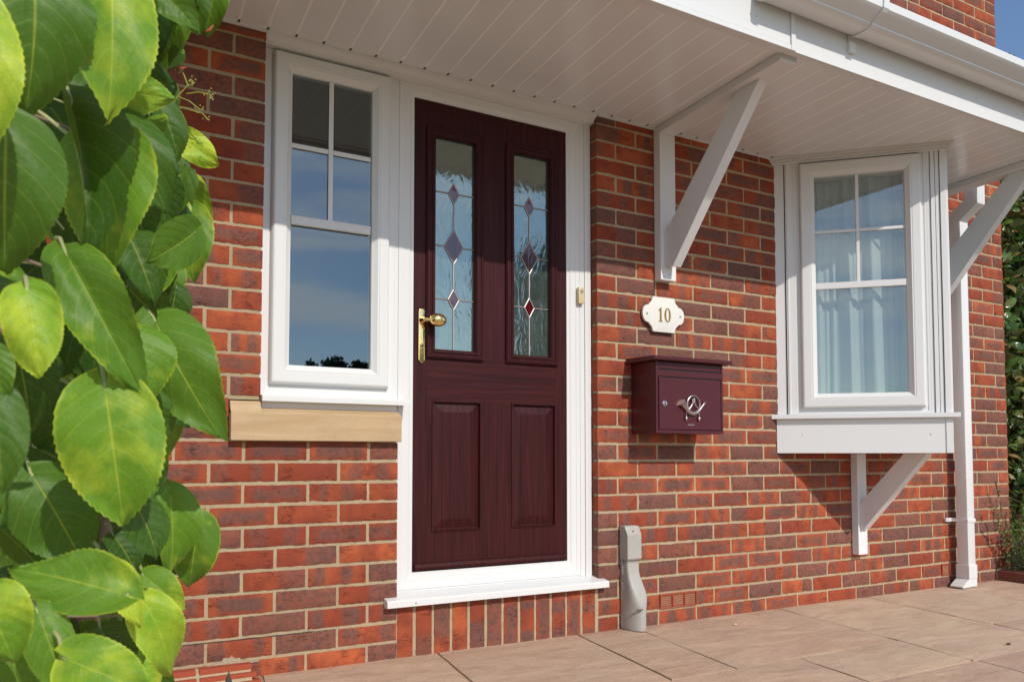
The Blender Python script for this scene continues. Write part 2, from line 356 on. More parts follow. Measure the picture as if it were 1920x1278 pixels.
# ------------------------------------------------------------------ the house
house = thing('brick_house', (0, 0, 0), 'red brick house front with maroon front door, white windows and lean-to porch canopy', 'house')
ZJ = lambda k: .058+(30-k)*.075
XL = -1.4385; XC = 3.14
V, F, GR, RN, R2 = [], [], [], [], []
br = random.Random(11)
def greyfun(kind, L, r):
    if kind < .17: return lambda u, v: 0
    if kind < .45:
        m0 = r.uniform(.03, .10); m1 = r.uniform(.03, .12); st = r.uniform(.75, 1.1)
        return lambda u, v: st*min(1, max(0, min((u-m0)/.10, (1-m1-u)/.10, (v-.02)/.24, (.98-v)/.24)))
    if kind < .60:
        a = r.uniform(.22, .60); st = r.uniform(.7, 1.0); sgn = r.random() < .5
        return lambda u, v: st*min(1, max(0, ((u if sgn else 1-u)-a)/.14, 0))
    if kind < .82:
        c1 = r.uniform(.14, .30); c2 = r.uniform(.60, .86); w1 = r.uniform(.09, .19); w2 = r.uniform(.09, .20); st = r.uniform(.7, 1.05)
        def f(u, v):
            q = 0
            for c, w_ in ((c1, w1), (c2, w2)): q = max(q, 1.0-((abs(u-c)/w_)**3+(abs(v-.5)/.62)**5)**.6)
            return st*min(1, max(0, q*1.5))
        return f
    st = r.uniform(.8, 1.1); return lambda u, v: st
def brick(x0, x1, z0, z1, y0=0.0, yb=.092, fine=True, vert=False):
    r = br; nx = max(4, int((x1-x0)/(.0105 if fine else .03))); nz = max(3, int((z1-z0)/(.0105 if fine else .025)))
    o = len(V); rn = r.random(); r2 = r.random(); gf = greyfun(r.random(), x1-x0, r); yj = y0+r.uniform(-.0012, .0015); sx = r.uniform(-100, 100)
    half = (x1-x0) < .15 and not vert; off = r.uniform(0, .5) if half else 0; rot = r.uniform(-.0035, .0035)
    x0 += r.uniform(-.0012, .0012); x1 += r.uniform(-.0012, .0012); z0 += r.uniform(-.0012, .0012); z1 += r.uniform(-.001, .001)
    xm = (x0+x1)/2
    for j in range(nz+1):
        for i in range(nx+1):
            u = i/nx; v = j/nz; x = x0+(x1-x0)*u; z = z0+(z1-z0)*v+(x-xm)*rot; y = yj
            e = (i in (0, nx)) or (j in (0, nz))
            ww = noise.noise(Vector((x*60+sx, z*60, 3.1)))
            y -= .0012*noise.noise(Vector((x*18+sx, z*30, 0)))
            if e:
                y += .0035+.0015*ww
                if j == 0: z += .0021*ww
                if j == nz: z += .0021*ww
                if i == 0: x += .001*ww
                if i == nx: x += .001*ww
            elif i in (1, nx-1) or j in (1, nz-1): y += .0009
            V.append((x, y, z)); uu, vv = (v, u) if vert else (u, v)
            GR.append(gf(off+uu*.5 if half else uu, vv)); RN.append(rn); R2.append(r2)
    for j in range(nz):
        for i in range(nx): q = o+j*(nx+1)+i; F.append((q, q+1, q+nx+2, q+nx+1))
    ring = [o+i for i in range(nx+1)]+[o+j*(nx+1)+nx for j in range(1, nz+1)]+[o+nz*(nx+1)+i for i in range(nx-1, -1, -1)]+[o+j*(nx+1) for j in range(nz-1, 0, -1)]
    b = len(V)
    for q in ring: V.append((V[q][0], y0+yb, V[q][2])); GR.append(GR[q]*.7); RN.append(rn); R2.append(r2)
    n = len(ring)
    for i in range(n): F.append((ring[i], b+i, b+(i+1) % n, ring[(i+1) % n]))
def course(r, xa, xb, off, ex=(), fine=True):
    z1 = ZJ(r)-.0058; z0 = ZJ(r+1)+.0058
    segs = [(xa, xb)]
    for e0, e1 in ex:
        ns = []
        for a, b in segs:
            if e1 <= a or e0 >= b: ns.append((a, b))
            else:
                if e0-a > .02: ns.append((a, e0))
                if b-e1 > .02: ns.append((e1, b))
        segs = ns
    for a, b in segs:
        k = math.floor((a-off)/.225)+1; js = []
        while off+.225*k < b-.035:
            if off+.225*k > a+.035: js.append(off+.225*k)
            k += 1
        eds = [a]+js+[b]
        for i in range(len(eds)-1):
            brick(eds[i]+(.0058 if i else 0), eds[i+1]-(.0058 if i < len(eds)-2 else 0), z0, z1, fine=fine)
TOPROW = -25
for r in range(30, TOPROW, -1):
    odd = r % 2 != 0; ro = .22 if odd else .1075
    if r < 0:
        if r > -9: continue_x = 1.0
        course(r, -3.6, XC, ro, fine=False) if r < -18 else (course(r, -3.6, 1.2, ro, fine=False), course(r, 1.2+(.0), XC, ro))
        continue
    if r >= 20: course(r, -3.6, -.927, -1.155 if odd else -1.0425)
    elif r == 19: course(r, -3.6, -1.5455, XL-.1075)
    elif r == 18: course(r, -3.6, -1.5455, XL-.19)
    else: course(r, -3.6, XL, XL-.1075 if odd else XL-.19)
    ex = []
    if r <= 17: ex.append((1.125, 2.205))
    if r == 29: ex += [(.335, .560), (2.425, 2.650)]
    course(r, 0.0, XC, ro, ex)
x = -.9265; k = 0
while x < -.03:
    x1 = min(x+.0665, -.004); brick(x+.0015, x1, -.04, .186, vert=True); x += .0765
me = bpy.data.meshes.new('wall'); me.from_pydata(V, [], F); me.materials.append(BRICK)
for nm, arr in (('grey', GR), ('rnd', RN), ('rnd2', R2)):
    at = me.attributes.new(nm, 'FLOAT', 'POINT'); at.data.foreach_set('value', arr)
me.polygons.foreach_set('use_smooth', [True]*len(me.polygons)); me.set_sharp_from_angle(angle=R(60))
wall = bpy.data.objects.new('wall', me); COL.objects.link(wall); attach(wall, house)
wall['label'] = 'multi red and purple-grey brickwork with sand coloured mortar'
m = MB(); ZT = ZJ(TOPROW+1)
MY = .0055
def mbx(x0, x1, z0, z1):
    # mortar sheet with a slightly uneven surface, returned at its edges
    nx = max(2, int((x1-x0)/.02)); nz = max(2, int((z1-z0)/.0125)); nx = min(nx, 170); nz = min(nz, 190); vs = []; fs = []
    for j in range(nz+1):
        for i in range(nx+1):
            xx = x0+(x1-x0)*i/nx; zz = z0+(z1-z0)*j/nz; q = noise.noise(Vector((xx*35, zz*35, 9)))+.7*noise.noise(Vector((xx*90, zz*90, 2)))
            vs.append((xx, MY-.0016*q+(.0015 if 0 else 0), zz))
    for j in range(nz):
        for i in range(nx): a = j*(nx+1)+i; fs.append((a, a+1, a+nx+2, a+nx+1))
    m.add(vs, fs); m.box(x0+.0005, x1-.0005, MY+.004, .0915, z0, z1)
mbx(-3.595, -.931, -.05, .806); mbx(-3.595, -1.548, .806, .958); mbx(-1.5475, XL-.004, .949, .9578); mbx(-3.595, XL-.004, .958, 2.30)
mbx(.004, XC-.004, -.05, .958); mbx(.004, 1.121, .958, 2.30); mbx(2.209, XC-.004, .958, 2.30); mbx(-3.595, XC-.004, 2.30, ZT)
mbx(-.931, .004, -.05, .187)
mort = m.build('mortar', MORTAR, wall, smooth=True)
q = MB(); pts = []; rr = []
for i in range(60):
    xx = -2.1+.94*i/59; pts.append((xx, .0030, ZJ(29)-.0045+.0016*noise.noise(Vector((xx*25, 0, 3))))); rr.append(max(.0004, .0016+.0014*noise.noise(Vector((xx*18, 4, 3)))-(.0012 if xx > -1.24 else 0)))
q.tube(pts, rr, 5); q.build('joint_crack', BLACK, wall)
# lime smear near the ground at the left
sm = MB()
vs = []; fs = []; nx, nz = 26, 12
for j in range(nz+1):
    for i in range(nx+1):
        u = i/nx; v = j/nz; hgt = .006+.034*max(0, 1-abs(u-.45)/.42)**1.2*(.7+.9*noise.noise(Vector((u*17, 1, 5)))); xx = -1.60+.17*u; zz = .046+hgt*v
        vs.append((xx, -.0022-.002*noise.noise(Vector((u*20, v*9, 2)))+.006*(1 if i in (0, nx) or j in (0, nz) else 0), zz))
for j in range(nz):
    for i in range(nx): a = j*(nx+1)+i; fs.append((a, a+1, a+nx+2, a+nx+1))
sm.add(vs, fs); o = sm.build('mortar_smear', simple('lime_smear', (.42, .34, .245), .95, 0, .25, 120, .9), wall, smooth=True); o['label'] = 'pale splash of old mortar smeared low on the bricks'
# air bricks
for (a, b) in ((.338, .557), (2.428, 2.647)):
    q = MB(); z0, z1 = .0625, .129
    q.box(a, b, .030, .06, z0, z1)
    q.box(a, b, -.002, .012, z1-.006, z1); q.box(a, b, -.002, .012, z0, z0+.006)
    for t in (0, 1/3, 2/3, 1): xx = a+(b-a-.006)*t; q.box(xx, xx+.006, -.0035, .012, z0+.006, z1-.006)
    for i in range(6): zz = z0+.0105+i*.0087; q.box(a+.006, b-.006, .0005, .029, zz, zz+.0030)
    o = q.build('air_brick', TERRA, wall)
    BX(a+.004, b-.004, .0275, .0295, z0+.004, z1-.004).build('vent_recess', BLACK, wall)
# rest of the building, behind the front wall
q = MB(); q.box(-3.6, XC-.01, .0925, .20, 2.32, ZT); q.box(-3.6, -1.45, .0925, .2, -.05, 2.32); q.box(-.92, .0, .0925, .2, -.05, .186); q.box(.01, 1.11, .0925, .2, -.05, 2.32); q.box(1.11, 2.22, .0925, .2, -.05, .77); q.box(2.22, XC-.01, .0925, .2, -.05, 2.32); q.box(-1.45, -.92, .0925, .2, -.05, .9)
q.box(-3.6, -3.5, .2, 6, -.05, ZT); q.box(XC-.11, XC-.01, .2, 6, -.05, ZT); q.box(-3.5, XC-.11, 5.9, 6, -.05, ZT)
q.build('rear_wall', simple('plain_brick', (.30, .09, .05), .9, 0, .3, 30), house)
q = MB(); q.prism([(-.3, ZT+.02), (3.0, ZT+1.9), (6.3, ZT+.02), (6.3, ZT+.1), (3.0, ZT+2.0), (-.3, ZT+.1)], 'x', -3.9, XC+.25)
q.build('roof', TILE, house)
q = MB(); q.box(-3.5, XC-.11, .2, 3.2, -.04, -.02+.02); q.box(-3.5, XC-.11, .2, 3.2, 2.45, 2.5); q.box(-3.5, XC-.11, 3.2, 3.25, 0, 2.45); q.box(.45, .55, .2, 3.2, 0, 2.45); q.box(-2.3, -2.2, .2, 3.2, 0, 2.45)
q.build('interior_wall', INNER, house)

# stone sill under the sidelight
q = MB(); q.prism([(-.032, .8065), (-.032, .900), (-.024, .908), (.024, .926), (.09, .928), (.09, .8065)], 'x', -1.5425, -.9245)
q.prism([(-.030, .900), (-.004, .944), (.09, .9475), (.09, .900)], 'x', -1.5425, -1.4395); q.build('stone_sill', STONE, house, bevel=.003)

# ---- windows and door set
YF = .05
FP = [(0, .10), (0, YF), (.020, YF), (.021, YF+.002), (.046, YF+.002), (.052, YF+.006), (.065, YF+.006), (.065, .10)]
def sash_prof(wd, y=.026):
    return [(0, YF), (.004, y+.008), (.008, y+.002), (.013, y), (wd-.030, y), (wd-.028, y+.0015), (wd-.022, y+.001), (wd-.010, y+.012), (wd-.002, y+.018), (wd, y+.030), (wd, .075)]
win = MB(); win.sweep(-1.4385, -.9265, .966, 2.249, [(0, .10), (0, YF), (.03, YF), (.031, YF+.003), (.045, YF+.003), (.045, .1)])
sidel = win.build('window', UPVC, house, bevel=0); sidel['label'] = 'tall narrow white sidelight window left of the door'
MB().sweep(-1.4035, -.9515, 1.010, 2.232, sash_prof(.0735)).build('sash', UPVC, sidel, smooth=False)
BX(-1.334, -1.027, .0525, .0565, 1.08, 2.162).build('pane', GLASS, sidel)
q = MB()
q.box(-1.332, -1.029, .036, .052, 1.596, 1.630); q.build('transom_bar', UPVC, sidel, bevel=.004)
q = MB(); q.box(-1.194, -1.176, .044, .052, 1.630, 2.160); q.box(-1.332, -1.194, .0445, .052, 1.882, 1.900); q.box(-1.176, -1.029, .0445, .052, 1.882, 1.900)
q.build('glazing_bar', UPVC, sidel, bevel=.003)
q = MB(); q.prism([(-.022, .944), (-.022, .962), (-.018, .966), (.05, .972), (.09, .972), (.09, .950), (-.010, .948)], 'x', -1.4375, -.885)
q.build('window_sill', UPVC, sidel, bevel=.0015)
BX(-1.432, -.928, .016, .09, .915, .951).build('packer', UPVC, sidel)
for t in (.25, .75): pass
dfm = MB(); dfm.sweep(-.910, -.060, .238, 2.249, FP)
dfm.box(-.926, -.9105, YF+.0015, .10, .232, 2.249); dfm.box(-.0595, -.036, YF-.001, .10, .232, 2.249); dfm.box(-.0345, -.003, YF-.004, .10, .232, 2.249)
dfm.box(-.926, -.036, YF+.003, .10, .212, .2375)
dframe = dfm.build('door_frame', UPVC, house, bevel=.0012)
q = MB(); q.prism([(-.036, .190), (-.036, .212), (-.031, .217), (.045, .232), (.09, .232), (.09, .19), (-.02, .187)], 'x', -.978, .030)
o = q.build('threshold', UPVC, dframe, bevel=.0015)
MB().ell((-.865, -.0365, .201), .0028, .0015, .0028, 8, 6).build('drain_hole', BLACK, dframe)
q = MB(); q.prism([(.049, 2.2345), (.020, 2.2365), (.018, 2.246), (.012, 2.249), (.006, 2.256), (-.006, 2.260), (-.010, 2.2695), (.049, 2.2695)], 'x', -1.4375, -.001)
q.build('head_trim', UPVC, dframe, smooth=True)
# door leaf
YD = .060
xs = [-.845, -.785, -.763, -.543, -.5415, -.423, -.401, -.181, -.1795, -.125]
xs = sorted(set([-.845, -.785, -.763, -.5425, -.423, -.401, -.181, -.125])); zs = [.3055, .453, .976, 1.147, 2.075, 2.182]
opn = [(-.785, -.5425, 1.147, 2.075), (-.423, -.181, 1.147, 2.075), (-.763, -.5425, .453, .976), (-.401, -.181, .453, .976)]
def isop(xc, zc): return any(a < xc < b and c < zc < d for a, b, c, d in opn)
dl = MB()
for i in range(len(xs)-1):
    for j in range(len(zs)-1):
        xa, xb, za, zb = xs[i], xs[i+1], zs[j], zs[j+1]; xc = (xa+xb)/2; zc = (za+zb)/2
        if isop(xc, zc): continue
        hz = 1 if (j == 2 and 0 < i < len(xs)-2) else 0
        dl.add([(xa, YD, za), (xb, YD, za), (xb, YD, zb), (xa, YD, zb)], [(0, 1, 2, 3)], hz)
        for (p, qq, nb) in (((xa, za), (xa, zb), (i-1, j)), ((xb, za), (xb, zb), (i+1, j)), ((xa, za), (xb, za), (i, j-1)), ((xa, zb), (xb, zb), (i, j+1))):
            ii, jj = nb; out = ii < 0 or jj < 0 or ii >= len(xs)-1 or jj >= len(zs)-1
            if out or isop((xs[ii]+xs[ii+1])/2, (zs[jj]+zs[jj+1])/2):
                dl.add([(p[0], YD, p[1]), (qq[0], YD, qq[1]), (qq[0], .104, qq[1]), (p[0], .104, p[1])], [(0, 1, 2, 3)], 0)
door = dl.build('door', [WOODV, WOODH], house, weld=True); door['label'] = 'maroon woodgrain front door with two leaded glass lights'
BX(-.90, -.07, .104, .108, .25, 1.10).build('door_back', WOODV, door)
MP = [(-.007, .0595), (-.007, .052), (-.001, .045), (.005, .0445), (.009, .048), (.015, .048), (.019, .043), (.025, .0435), (.031, .050), (.033, .058), (.033, .078)]
for (xa, xb) in ((-.785, -.5425), (-.423, -.181)):
    MB().sweep(xa, xb, 1.147, 2.075, MP).build('glazing_surround', WOODV, door)
    gx0, gx1, gz0, gz1 = xa+.030, xb-.030, 1.177, 2.045
    gl = BX(gx0, gx1, .0695, .0735, gz0, gz1).build('glass', OBSC, door); gl['label'] = 'rippled obscure glass with lead diamonds'
    cx = (xa+xb)/2-.004+(.002 if xa < -.5 else -.002); yl = .0675
    dz = ((1.822, .024, .042), (1.602, .042, .070), (1.386, .024, .042))
    lead = MB()
    def strip(p, q_, wd=.0028):
        lead.tube([(p[0], yl, p[1]), (q_[0], yl, q_[1])], wd, 6)
    zprev = gz1
    for kk, (zc, hw, hh) in enumerate(dz):
        if kk: strip((cx, zprev), (cx, zc+hh))
        zprev = zc-hh
        strip((gx0, zc), (cx-hw, zc)); strip((cx+hw, zc), (gx1, zc))
        P = [(cx, zc+hh), (cx+hw, zc), (cx, zc-hh), (cx-hw, zc)]
        for a_ in range(4): strip(P[a_], P[(a_+1) % 4])
        isred = (kk == 2 and xa > -.5)
        MB().prism(P, 'y', .0672, .0690).build('glass_diamond', REDG if isred else PURP, door)
        if kk == 0:
            zz = zc+hh*.36; f = .64
            MB().prism([(cx, zc+hh*.96), (cx+hw*f*.95, zz), (cx-hw*f*.95, zz)], 'y', .0658, .0670).build('glass_diamond', REDG, door)
    strip((cx, zprev), (cx, gz0))
    lead.build('lead_strip', LEAD, door, smooth=True)
for (xa, xb) in ((-.763, -.5425), (-.401, -.181)):
    MB().sweep(xa, xb, .453, .976, [(0, YD), (.002, .056), (.006, .0555), (.010, .068), (.013, .070), (.046, .0625), (.048, .061)], cap=True).build('raised_panel', WOODV, door)
q = MB(); q.prism([(.0595, .310), (.045, .312), (.043, .322), (.050, .333), (.0595, .336)], 'x', -.836, -.134); q.build('weather_bar', WOODV, door, bevel=.001)
# handle
q = MB(); P = []
for t in range(13): a = math.pi*t/12; P.append((-.8095+.0135*math.cos(a), 1.322+.0135*math.sin(a)))
P += [(-.823, 1.133), (-.817, 1.122), (-.8095, 1.119), (-.802, 1.122), (-.796, 1.133)]
q.prism(P, 'y', .0535, .0595)
hd = q.build('handle', BRASS, door, bevel=.0015, smooth=True); hd['label'] = 'polished brass knob handle on a long backplate'
q = MB(); q.tube([(-.8095, .054, 1.289), (-.8095, .042, 1.289), (-.8095, .018, 1.288)], [.0125, .010, .0085], 14)
q.tube([(-.8095, .021, 1.2885), (-.795, .012, 1.2875), (-.783, .008, 1.287)], [.0095, .008, .0085], 12)
q.ell((-.762, .004, 1.287), .0355, .024, .0265, 24, 14); q.v = [p for p in q.v]
q.build('knob', BRASS, door, smooth=True)
q = MB(); q.tube([(-.8095, .0537, 1.190), (-.8095, .0505, 1.190)], .0085, 14); q.box(-.8145, -.8045, .0505, .0535, 1.168, 1.188)
q.build('lock_cylinder', simple('aged_brass', (.35, .25, .12), .35, 1), door, bevel=.001, smooth=True)
BX(-.8105, -.8085, .0500, .0508, 1.184, 1.196).build('keyhole', BLACK, door)

# ---- triangular oriel window, one frame on each slanting side
BA = 1.105; BL = .792
ML = Matrix(((.70711, .70711, 0, BA), (-.70711, .70711, 0, 0), (0, 0, 1, 0), (0, 0, 0, 1)))
MR = Matrix(((-.70711, -.70711, 0, BA+BL*1.41421), (-.70711, .70711, 0, 0), (0, 0, 1, 0), (0, 0, 0, 1)))
bay = None
def bayside(M, first):
    global bay
    f = MB(M)
    f.sweep(.092, .705, .962, 2.252, [(0, .07), (0, .0), (.010, 0), (.012, .004), (.032, .004), (.032, .07)])
    # ribbed margin at the wall and ribbed corner post
    f.box(.0, .048, .004, .07, .962, 2.25); f.box(.052, .0915, -.004, .07, .962, 2.25); f.box(.058, .066, -.007, .0, .962, 2.25)
    f.box(.7055, .722, .002, .07, .962, 2.25); f.box(.724, .742, -.005, .07, .962, 2.25); f.box(.745, .762, -.002, .07, .962, 2.25); f.box(.765, .7915, -.009, .02, .962, 2.25)
    fo = f.build('bay_window' if first else 'side_frame', UPVC, house if first else bay, bevel=.0018)
    if first: bay = fo; fo['label'] = 'white triangular oriel window projecting from the brick wall'
    MB(M).sweep(.118, .684, .988, 2.232, sash_prof(.0765, -.022)).build('sash', UPVC, bay)
    MB(M).box(.186, .615, .0125, .0165, 1.058, 2.165).build('pane', BGLASS, bay)
    MB(M).box(.192, .608, -.003, .012, 1.585, 1.618).build('transom_bar', UPVC, bay, bevel=.004)
    q = MB(M); q.box(.385, .401, .004, .012, 1.618, 2.16); q.box(.193, .385, .0045, .012, 1.868, 1.884); q.box(.401, .608, .0045, .012, 1.868, 1.884)
    q.build('glazing_bar', UPVC, bay, bevel=.003)
bayside(ML, True); bayside(MR, False)
def tri(c0, z0, z1):  # triangle footprint, c0 = start on the wall
    L = (BA+BL*.70711)-c0; return [(c0, -.001), (c0+L, -L), (c0+2*L, -.001)]
cx_ = BA+BL*.70711
def trip(c0, z0, z1, name, bev=.002, mat=UPVC): return MB().prism(tri(c0, z0, z1), 'z', z0, z1).build(name, mat, bay, bevel=bev)
trip(1.060, .938, .9605, 'sill', .003); trip(1.098, .768, .9375, 'apron', .0015)
trip(1.088, 2.2345, 2.246, 'cornice', .002); trip(1.074, 2.246, 2.258, 'cornice', .003); trip(1.062, 2.258, 2.2698, 'cornice', .002)
Msc = ML
for s_ in (.12, .70):
    MB(Msc).ell((s_, -.006, .86), .004, .003, .004, 8, 6).build('screw_cap', UPVC, bay)
MB(ML).box(.765, .795, -.0095, .006, .7685, .9372).build('corner_cap', UPVC, bay, bevel=.001)
# room side floor of the oriel
trip(1.16, .962, .985, 'window_board', 0)
# timber bracket under the oriel
bb = BX(1.650, 1.722, -.042, -.001, .232, .767).build('oriel_bracket', PAINT, house, bevel=.0025); bb['label'] = 'small white timber bracket under the oriel window'
MB().prism([(-.043, .505), (-.043, .378), (-.060, .366), (-.432, .767), (-.305, .767)], 'x', 1.664, 1.710).build('brace', PAINT, bb, bevel=.002)

# ---- porch canopy
can = MB(); p0 = .0719; sk = .055
for i in range(-33, 24):
    a = p0+.1004*i+.0056; b = p0+.1004*(i+1)-.0056
    if a < -3.1: continue
    if b > 2.42: b = 2.42
    if a > 2.40: break
    def P(x_, y_, z_): return (x_+sk*y_, y_, z_)
    can.add([P(a, -.001, 2.270), P(b, -.001, 2.270), P(b, -.826, 2.270), P(a, -.826, 2.270), P(a-.0025, -.001, 2.2708), P(b+.0025, -.001, 2.2708), P(b+.0025, -.826, 2.2708), P(a-.0025, -.826, 2.2708)],
            [(0, 1, 2, 3), (4, 7, 6, 5), (0, 4, 5, 1), (1, 5, 6, 2), (2, 6, 7, 3), (3, 7, 4, 0)])
can.box(-3.1, 2.40, -.80, -.03, 2.2705, 2.284, 1)  # groove backing whiter than the boards, a painted highlight along the joints
canopy = can.build('canopy', [SOFFIT, simple('groove_highlight', (.97, .97, .96), .12, 0, .01)], house); canopy['label'] = 'white boarded soffit of the lean-to porch canopy'
q = MB(); q.box(-3.1, 2.415, -.838, -.8165, 2.2705, 2.47); q.build('fascia', UPVC, canopy, bevel=.002)
q = MB(); q.box(-3.1, .276, -.846, -.8385, 2.274, 2.396); q.box(-3.1, .276, -.850, -.8385, 2.400, 2.47); q.box(-3.1, .276, -.852, -.820, 2.2505, 2.2700); q.build('fascia_trim', UPVC, canopy, bevel=.002)
q = MB(); q.box(.300, 2.415, -.8455, -.8385, 2.2515, 2.47); q.box(.300, 2.415, -.838, -.822, 2.2515, 2.2700); q.build('fascia_board', UPVC, canopy, bevel=.0015)
q = MB(); q.box(.2765, .2995, -.8535, -.820, 2.2500, 2.45); q.build('joint_cover', UPVC, canopy, bevel=.0015)
q = MB(); q.box(-3.1, .276, -.816, -.790, 2.2645, 2.2695); q.box(.30, 2.41, -.816, -.785, 2.2645, 2.2695); q.box(.004, .331, -.012, -.0005, 2.2625, 2.2695); q.box(.414, 1.06, -.012, -.0005, 2.2625, 2.2695); q.box(-3.1, XL, -.012, -.0005, 2.2625, 2.2695)
MB().prism([(-.002, 2.93), (-.93, 2.478), (-.93, 2.495), (-.002, 2.955)], 'x', -3.15, 2.44).build('canopy_roof', TILE, canopy)
MB().prism([(-.001, 2.285), (-.815, 2.285), (-.815, 2.47), (-.001, 2.90)], 'x', 2.385, 2.414).build('end_panel', UPVC, canopy)
nails = q
for i in range(-17, 11):
    xx = p0+.1004*i
    nails.box(xx-.006, xx+.001, -.022, -.0135, 2.2685, 2.2699, 1)
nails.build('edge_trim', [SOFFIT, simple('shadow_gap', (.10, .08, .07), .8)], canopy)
def bracket(x0, label):
    b = BX(x0, x0+.090, -.046, -.001, 1.556, 2.2355).build('canopy_bracket', PAINT, house, bevel=.0025); b['label'] = label
    q = MB()
    def S(p): return (p[0]+.06*p[1], p[1], p[2])
    a_, c_ = x0, x0+.090
    vs = [S(p) for p in [(a_, -.001, 2.236), (c_, -.001, 2.236), (c_, -.80, 2.236), (a_, -.80, 2.236), (a_, -.001, 2.2685), (c_, -.001, 2.2685), (c_, -.80, 2.2685), (a_, -.80, 2.2685)]]
    q.add(vs, [(0, 3, 2, 1), (4, 5, 6, 7), (0, 1, 5, 4), (1, 2, 6, 5), (2, 3, 7, 6), (3, 0, 4, 7)]); q.build('arm', PAINT, b, bevel=.002)
    q = MB(); poly = [(-.047, 1.765), (-.047, 1.632), (-.060, 1.618), (-.106, 1.606), (-.655, 2.2355), (-.520, 2.2355)]
    q.prism(poly, 'x', x0+.022, x0+.070); q.v = [Vector((p.x+.04*p.y, p.y, p.z)) for p in q.v]; q.build('brace', PAINT, b, bevel=.002)
    for zz in (1.585,): MB().ell((x0+.050, -.047, zz), .0052, .0025, .0052, 10, 6).build('screw', CHROME, b, smooth=True)
    return b
bracket(.322, 'white timber gallows bracket right of the door'); bracket(2.272, 'white timber gallows bracket at the far end of the canopy')

# ---- gutter
GP = [(-.8475, 2.455), (-.8475, 2.402), (-.856, 2.388), (-.872, 2.381), (-.900, 2.3765), (-.930, 2.3775), (-.945, 2.381), (-.952, 2.3865), (-.953, 2.392), (-.962, 2.398), (-.978, 2.4075), (-.994, 2.418), (-1.003, 2.4265), (-1.005, 2.455), (-.999, 2.455), (-.998, 2.429), (-.960, 2.402), (-.948, 2.389), (-.900, 2.381), (-.872, 2.386), (-.853, 2.404), (-.853, 2.455)]
gut = MB().prism(GP, 'x', .118, 2.47).build('gutter', UPVC, house, bevel=0, smooth=True); gut['label'] = 'white plastic ogee gutter along the canopy edge'
EP = [(p[0]-(.004 if p[0] < -.86 else 0), p[1]-.004) for p in GP[:14]]+[(-1.009, 2.460), (-.8475, 2.460)]
EP = EP[:13]+[(-1.009, 2.425), (-1.0095, 2.460), (-.8475, 2.460)]
q = MB().prism(EP, 'x', .095, .1175); q.prism([(p[0]+(-.92-p[0])*.07, p[1]+(2.42-p[1])*.07) for p in EP], 'x', .086, .0945); q.build('stop_end', UPVC, gut, bevel=.002)
for gx in (.594, 2.25):
    q = MB(); OUT = [(-.8465, 2.322)]+[(p[0]-.0008, p[1]-.0012) for p in GP[1:14]]+[(-1.006, 2.4595), (-.985, 2.4595)]
    INN = [(-.8520, 2.322), (-.8530, 2.392), (-.8590, 2.382), (-.8735, 2.3745), (-.901, 2.370), (-.932, 2.371), (-.949, 2.375), (-.958, 2.383), (-.9595, 2.3885), (-.966, 2.3925), (-.982, 2.402), (-.999, 2.413), (-1.0095, 2.424), (-1.0115, 2.457), (-1.0115, 2.4645), (-.985, 2.4645)]
    n = len(OUT)
    vs = [(gx, a, b) for a, b in OUT]+[(gx, a, b) for a, b in INN]+[(gx+.030, a, b) for a, b in OUT]+[(gx+.030, a, b) for a, b in INN]
    fs = []
    for i in range(n-1):
        fs += [(n+i, n+i+1, 3*n+i+1, 3*n+i), (i, n+i, n+i+1, i+1), (2*n+i, 2*n+i+1, 3*n+i+1, 3*n+i), (i, i+1, 2*n+i+1, 2*n+i)]
    q.add(vs, fs); q.box(gx-.003, gx+.033, -.860, -.8463, 2.322, 2.362); q.build('gutter_bracket', UPVC, gut, smooth=False)
# ---- downpipe
px0, px1, py0, py1 = 2.513, 2.583, -.108, -.038
dp = BX(px0, px1, py0, py1, .045, 2.05).build('downpipe', UPVC, house, bevel=.007, smooth=True); dp['label'] = 'square white downpipe beyond the oriel window'
def sqtube(pts, h, name, par, mat=UPVC):
    q = MB(); xa, xb = px0-(h-.035), px1+(h-.035)
    vs = []
    for i, p in enumerate(pts):
        d = Vector(pts[min(i+1, len(pts)-1)])-Vector(pts[max(i-1, 0)]); d.normalize(); nn = Vector((-d.y, d.x))
        k = 1.0
        if 0 < i < len(pts)-1:
            d1 = (Vector(pts[i])-Vector(pts[i-1])).normalized(); k = 1/max(.5, abs(d1.dot(d)))
        for sx_, sg in ((xa, 1), (xb, 1), (xb, -1), (xa, -1)): vs.append((sx_, p[0]+nn.x*h*sg*k, p[1]+nn.y*h*sg*k))
    n = len(pts); fs = [(i*4+j, i*4+(j+1) % 4, i*4+4+(j+1) % 4, i*4+4+j) for i in range(n-1) for j in range(4)]+[(0, 1, 2, 3), (4*n-4, 4*n-3, 4*n-2, 4*n-1)]
    q.add(vs, fs); return q.build(name, mat, par, bevel=.005, smooth=True)
sqtube([(-.073, 2.05), (-.073, 2.150), (-.182, 2.225), (-.182, 2.34)], .038, 'elbow', dp)
sqtube([(-.073, 2.035), (-.073, 2.125)], .0405, 'socket', dp)
for zz in (2.008, .372):
    q = MB(); q.box(px0-.004, px1+.004, py0-.004, -.003, zz, zz+.022); q.box(px0-.055, px0-.003, -.016, -.002, zz, zz+.022); q.box(px1+.003, px1+.03, -.016, -.002, zz, zz+.022); q.build('pipe_clip', UPVC, dp, bevel=.003)
    MB().ell((px0-.04, -.017, zz+.011), .004, .002, .004, 8, 6).build('screw', CHROME, dp)
q = MB(); q.box(px0-.005, px1+.005, py0-.005, py1+.005, .050, .130); q.prism([(px1+.003, .0495), (px1+.003, .006), (px0-.062, .002), (px0-.068, .010), (px0-.040, .028), (px0-.004, .0495)], 'y', py0-.004, py1+.004); q.build('shoe', UPVC, dp, bevel=.003)

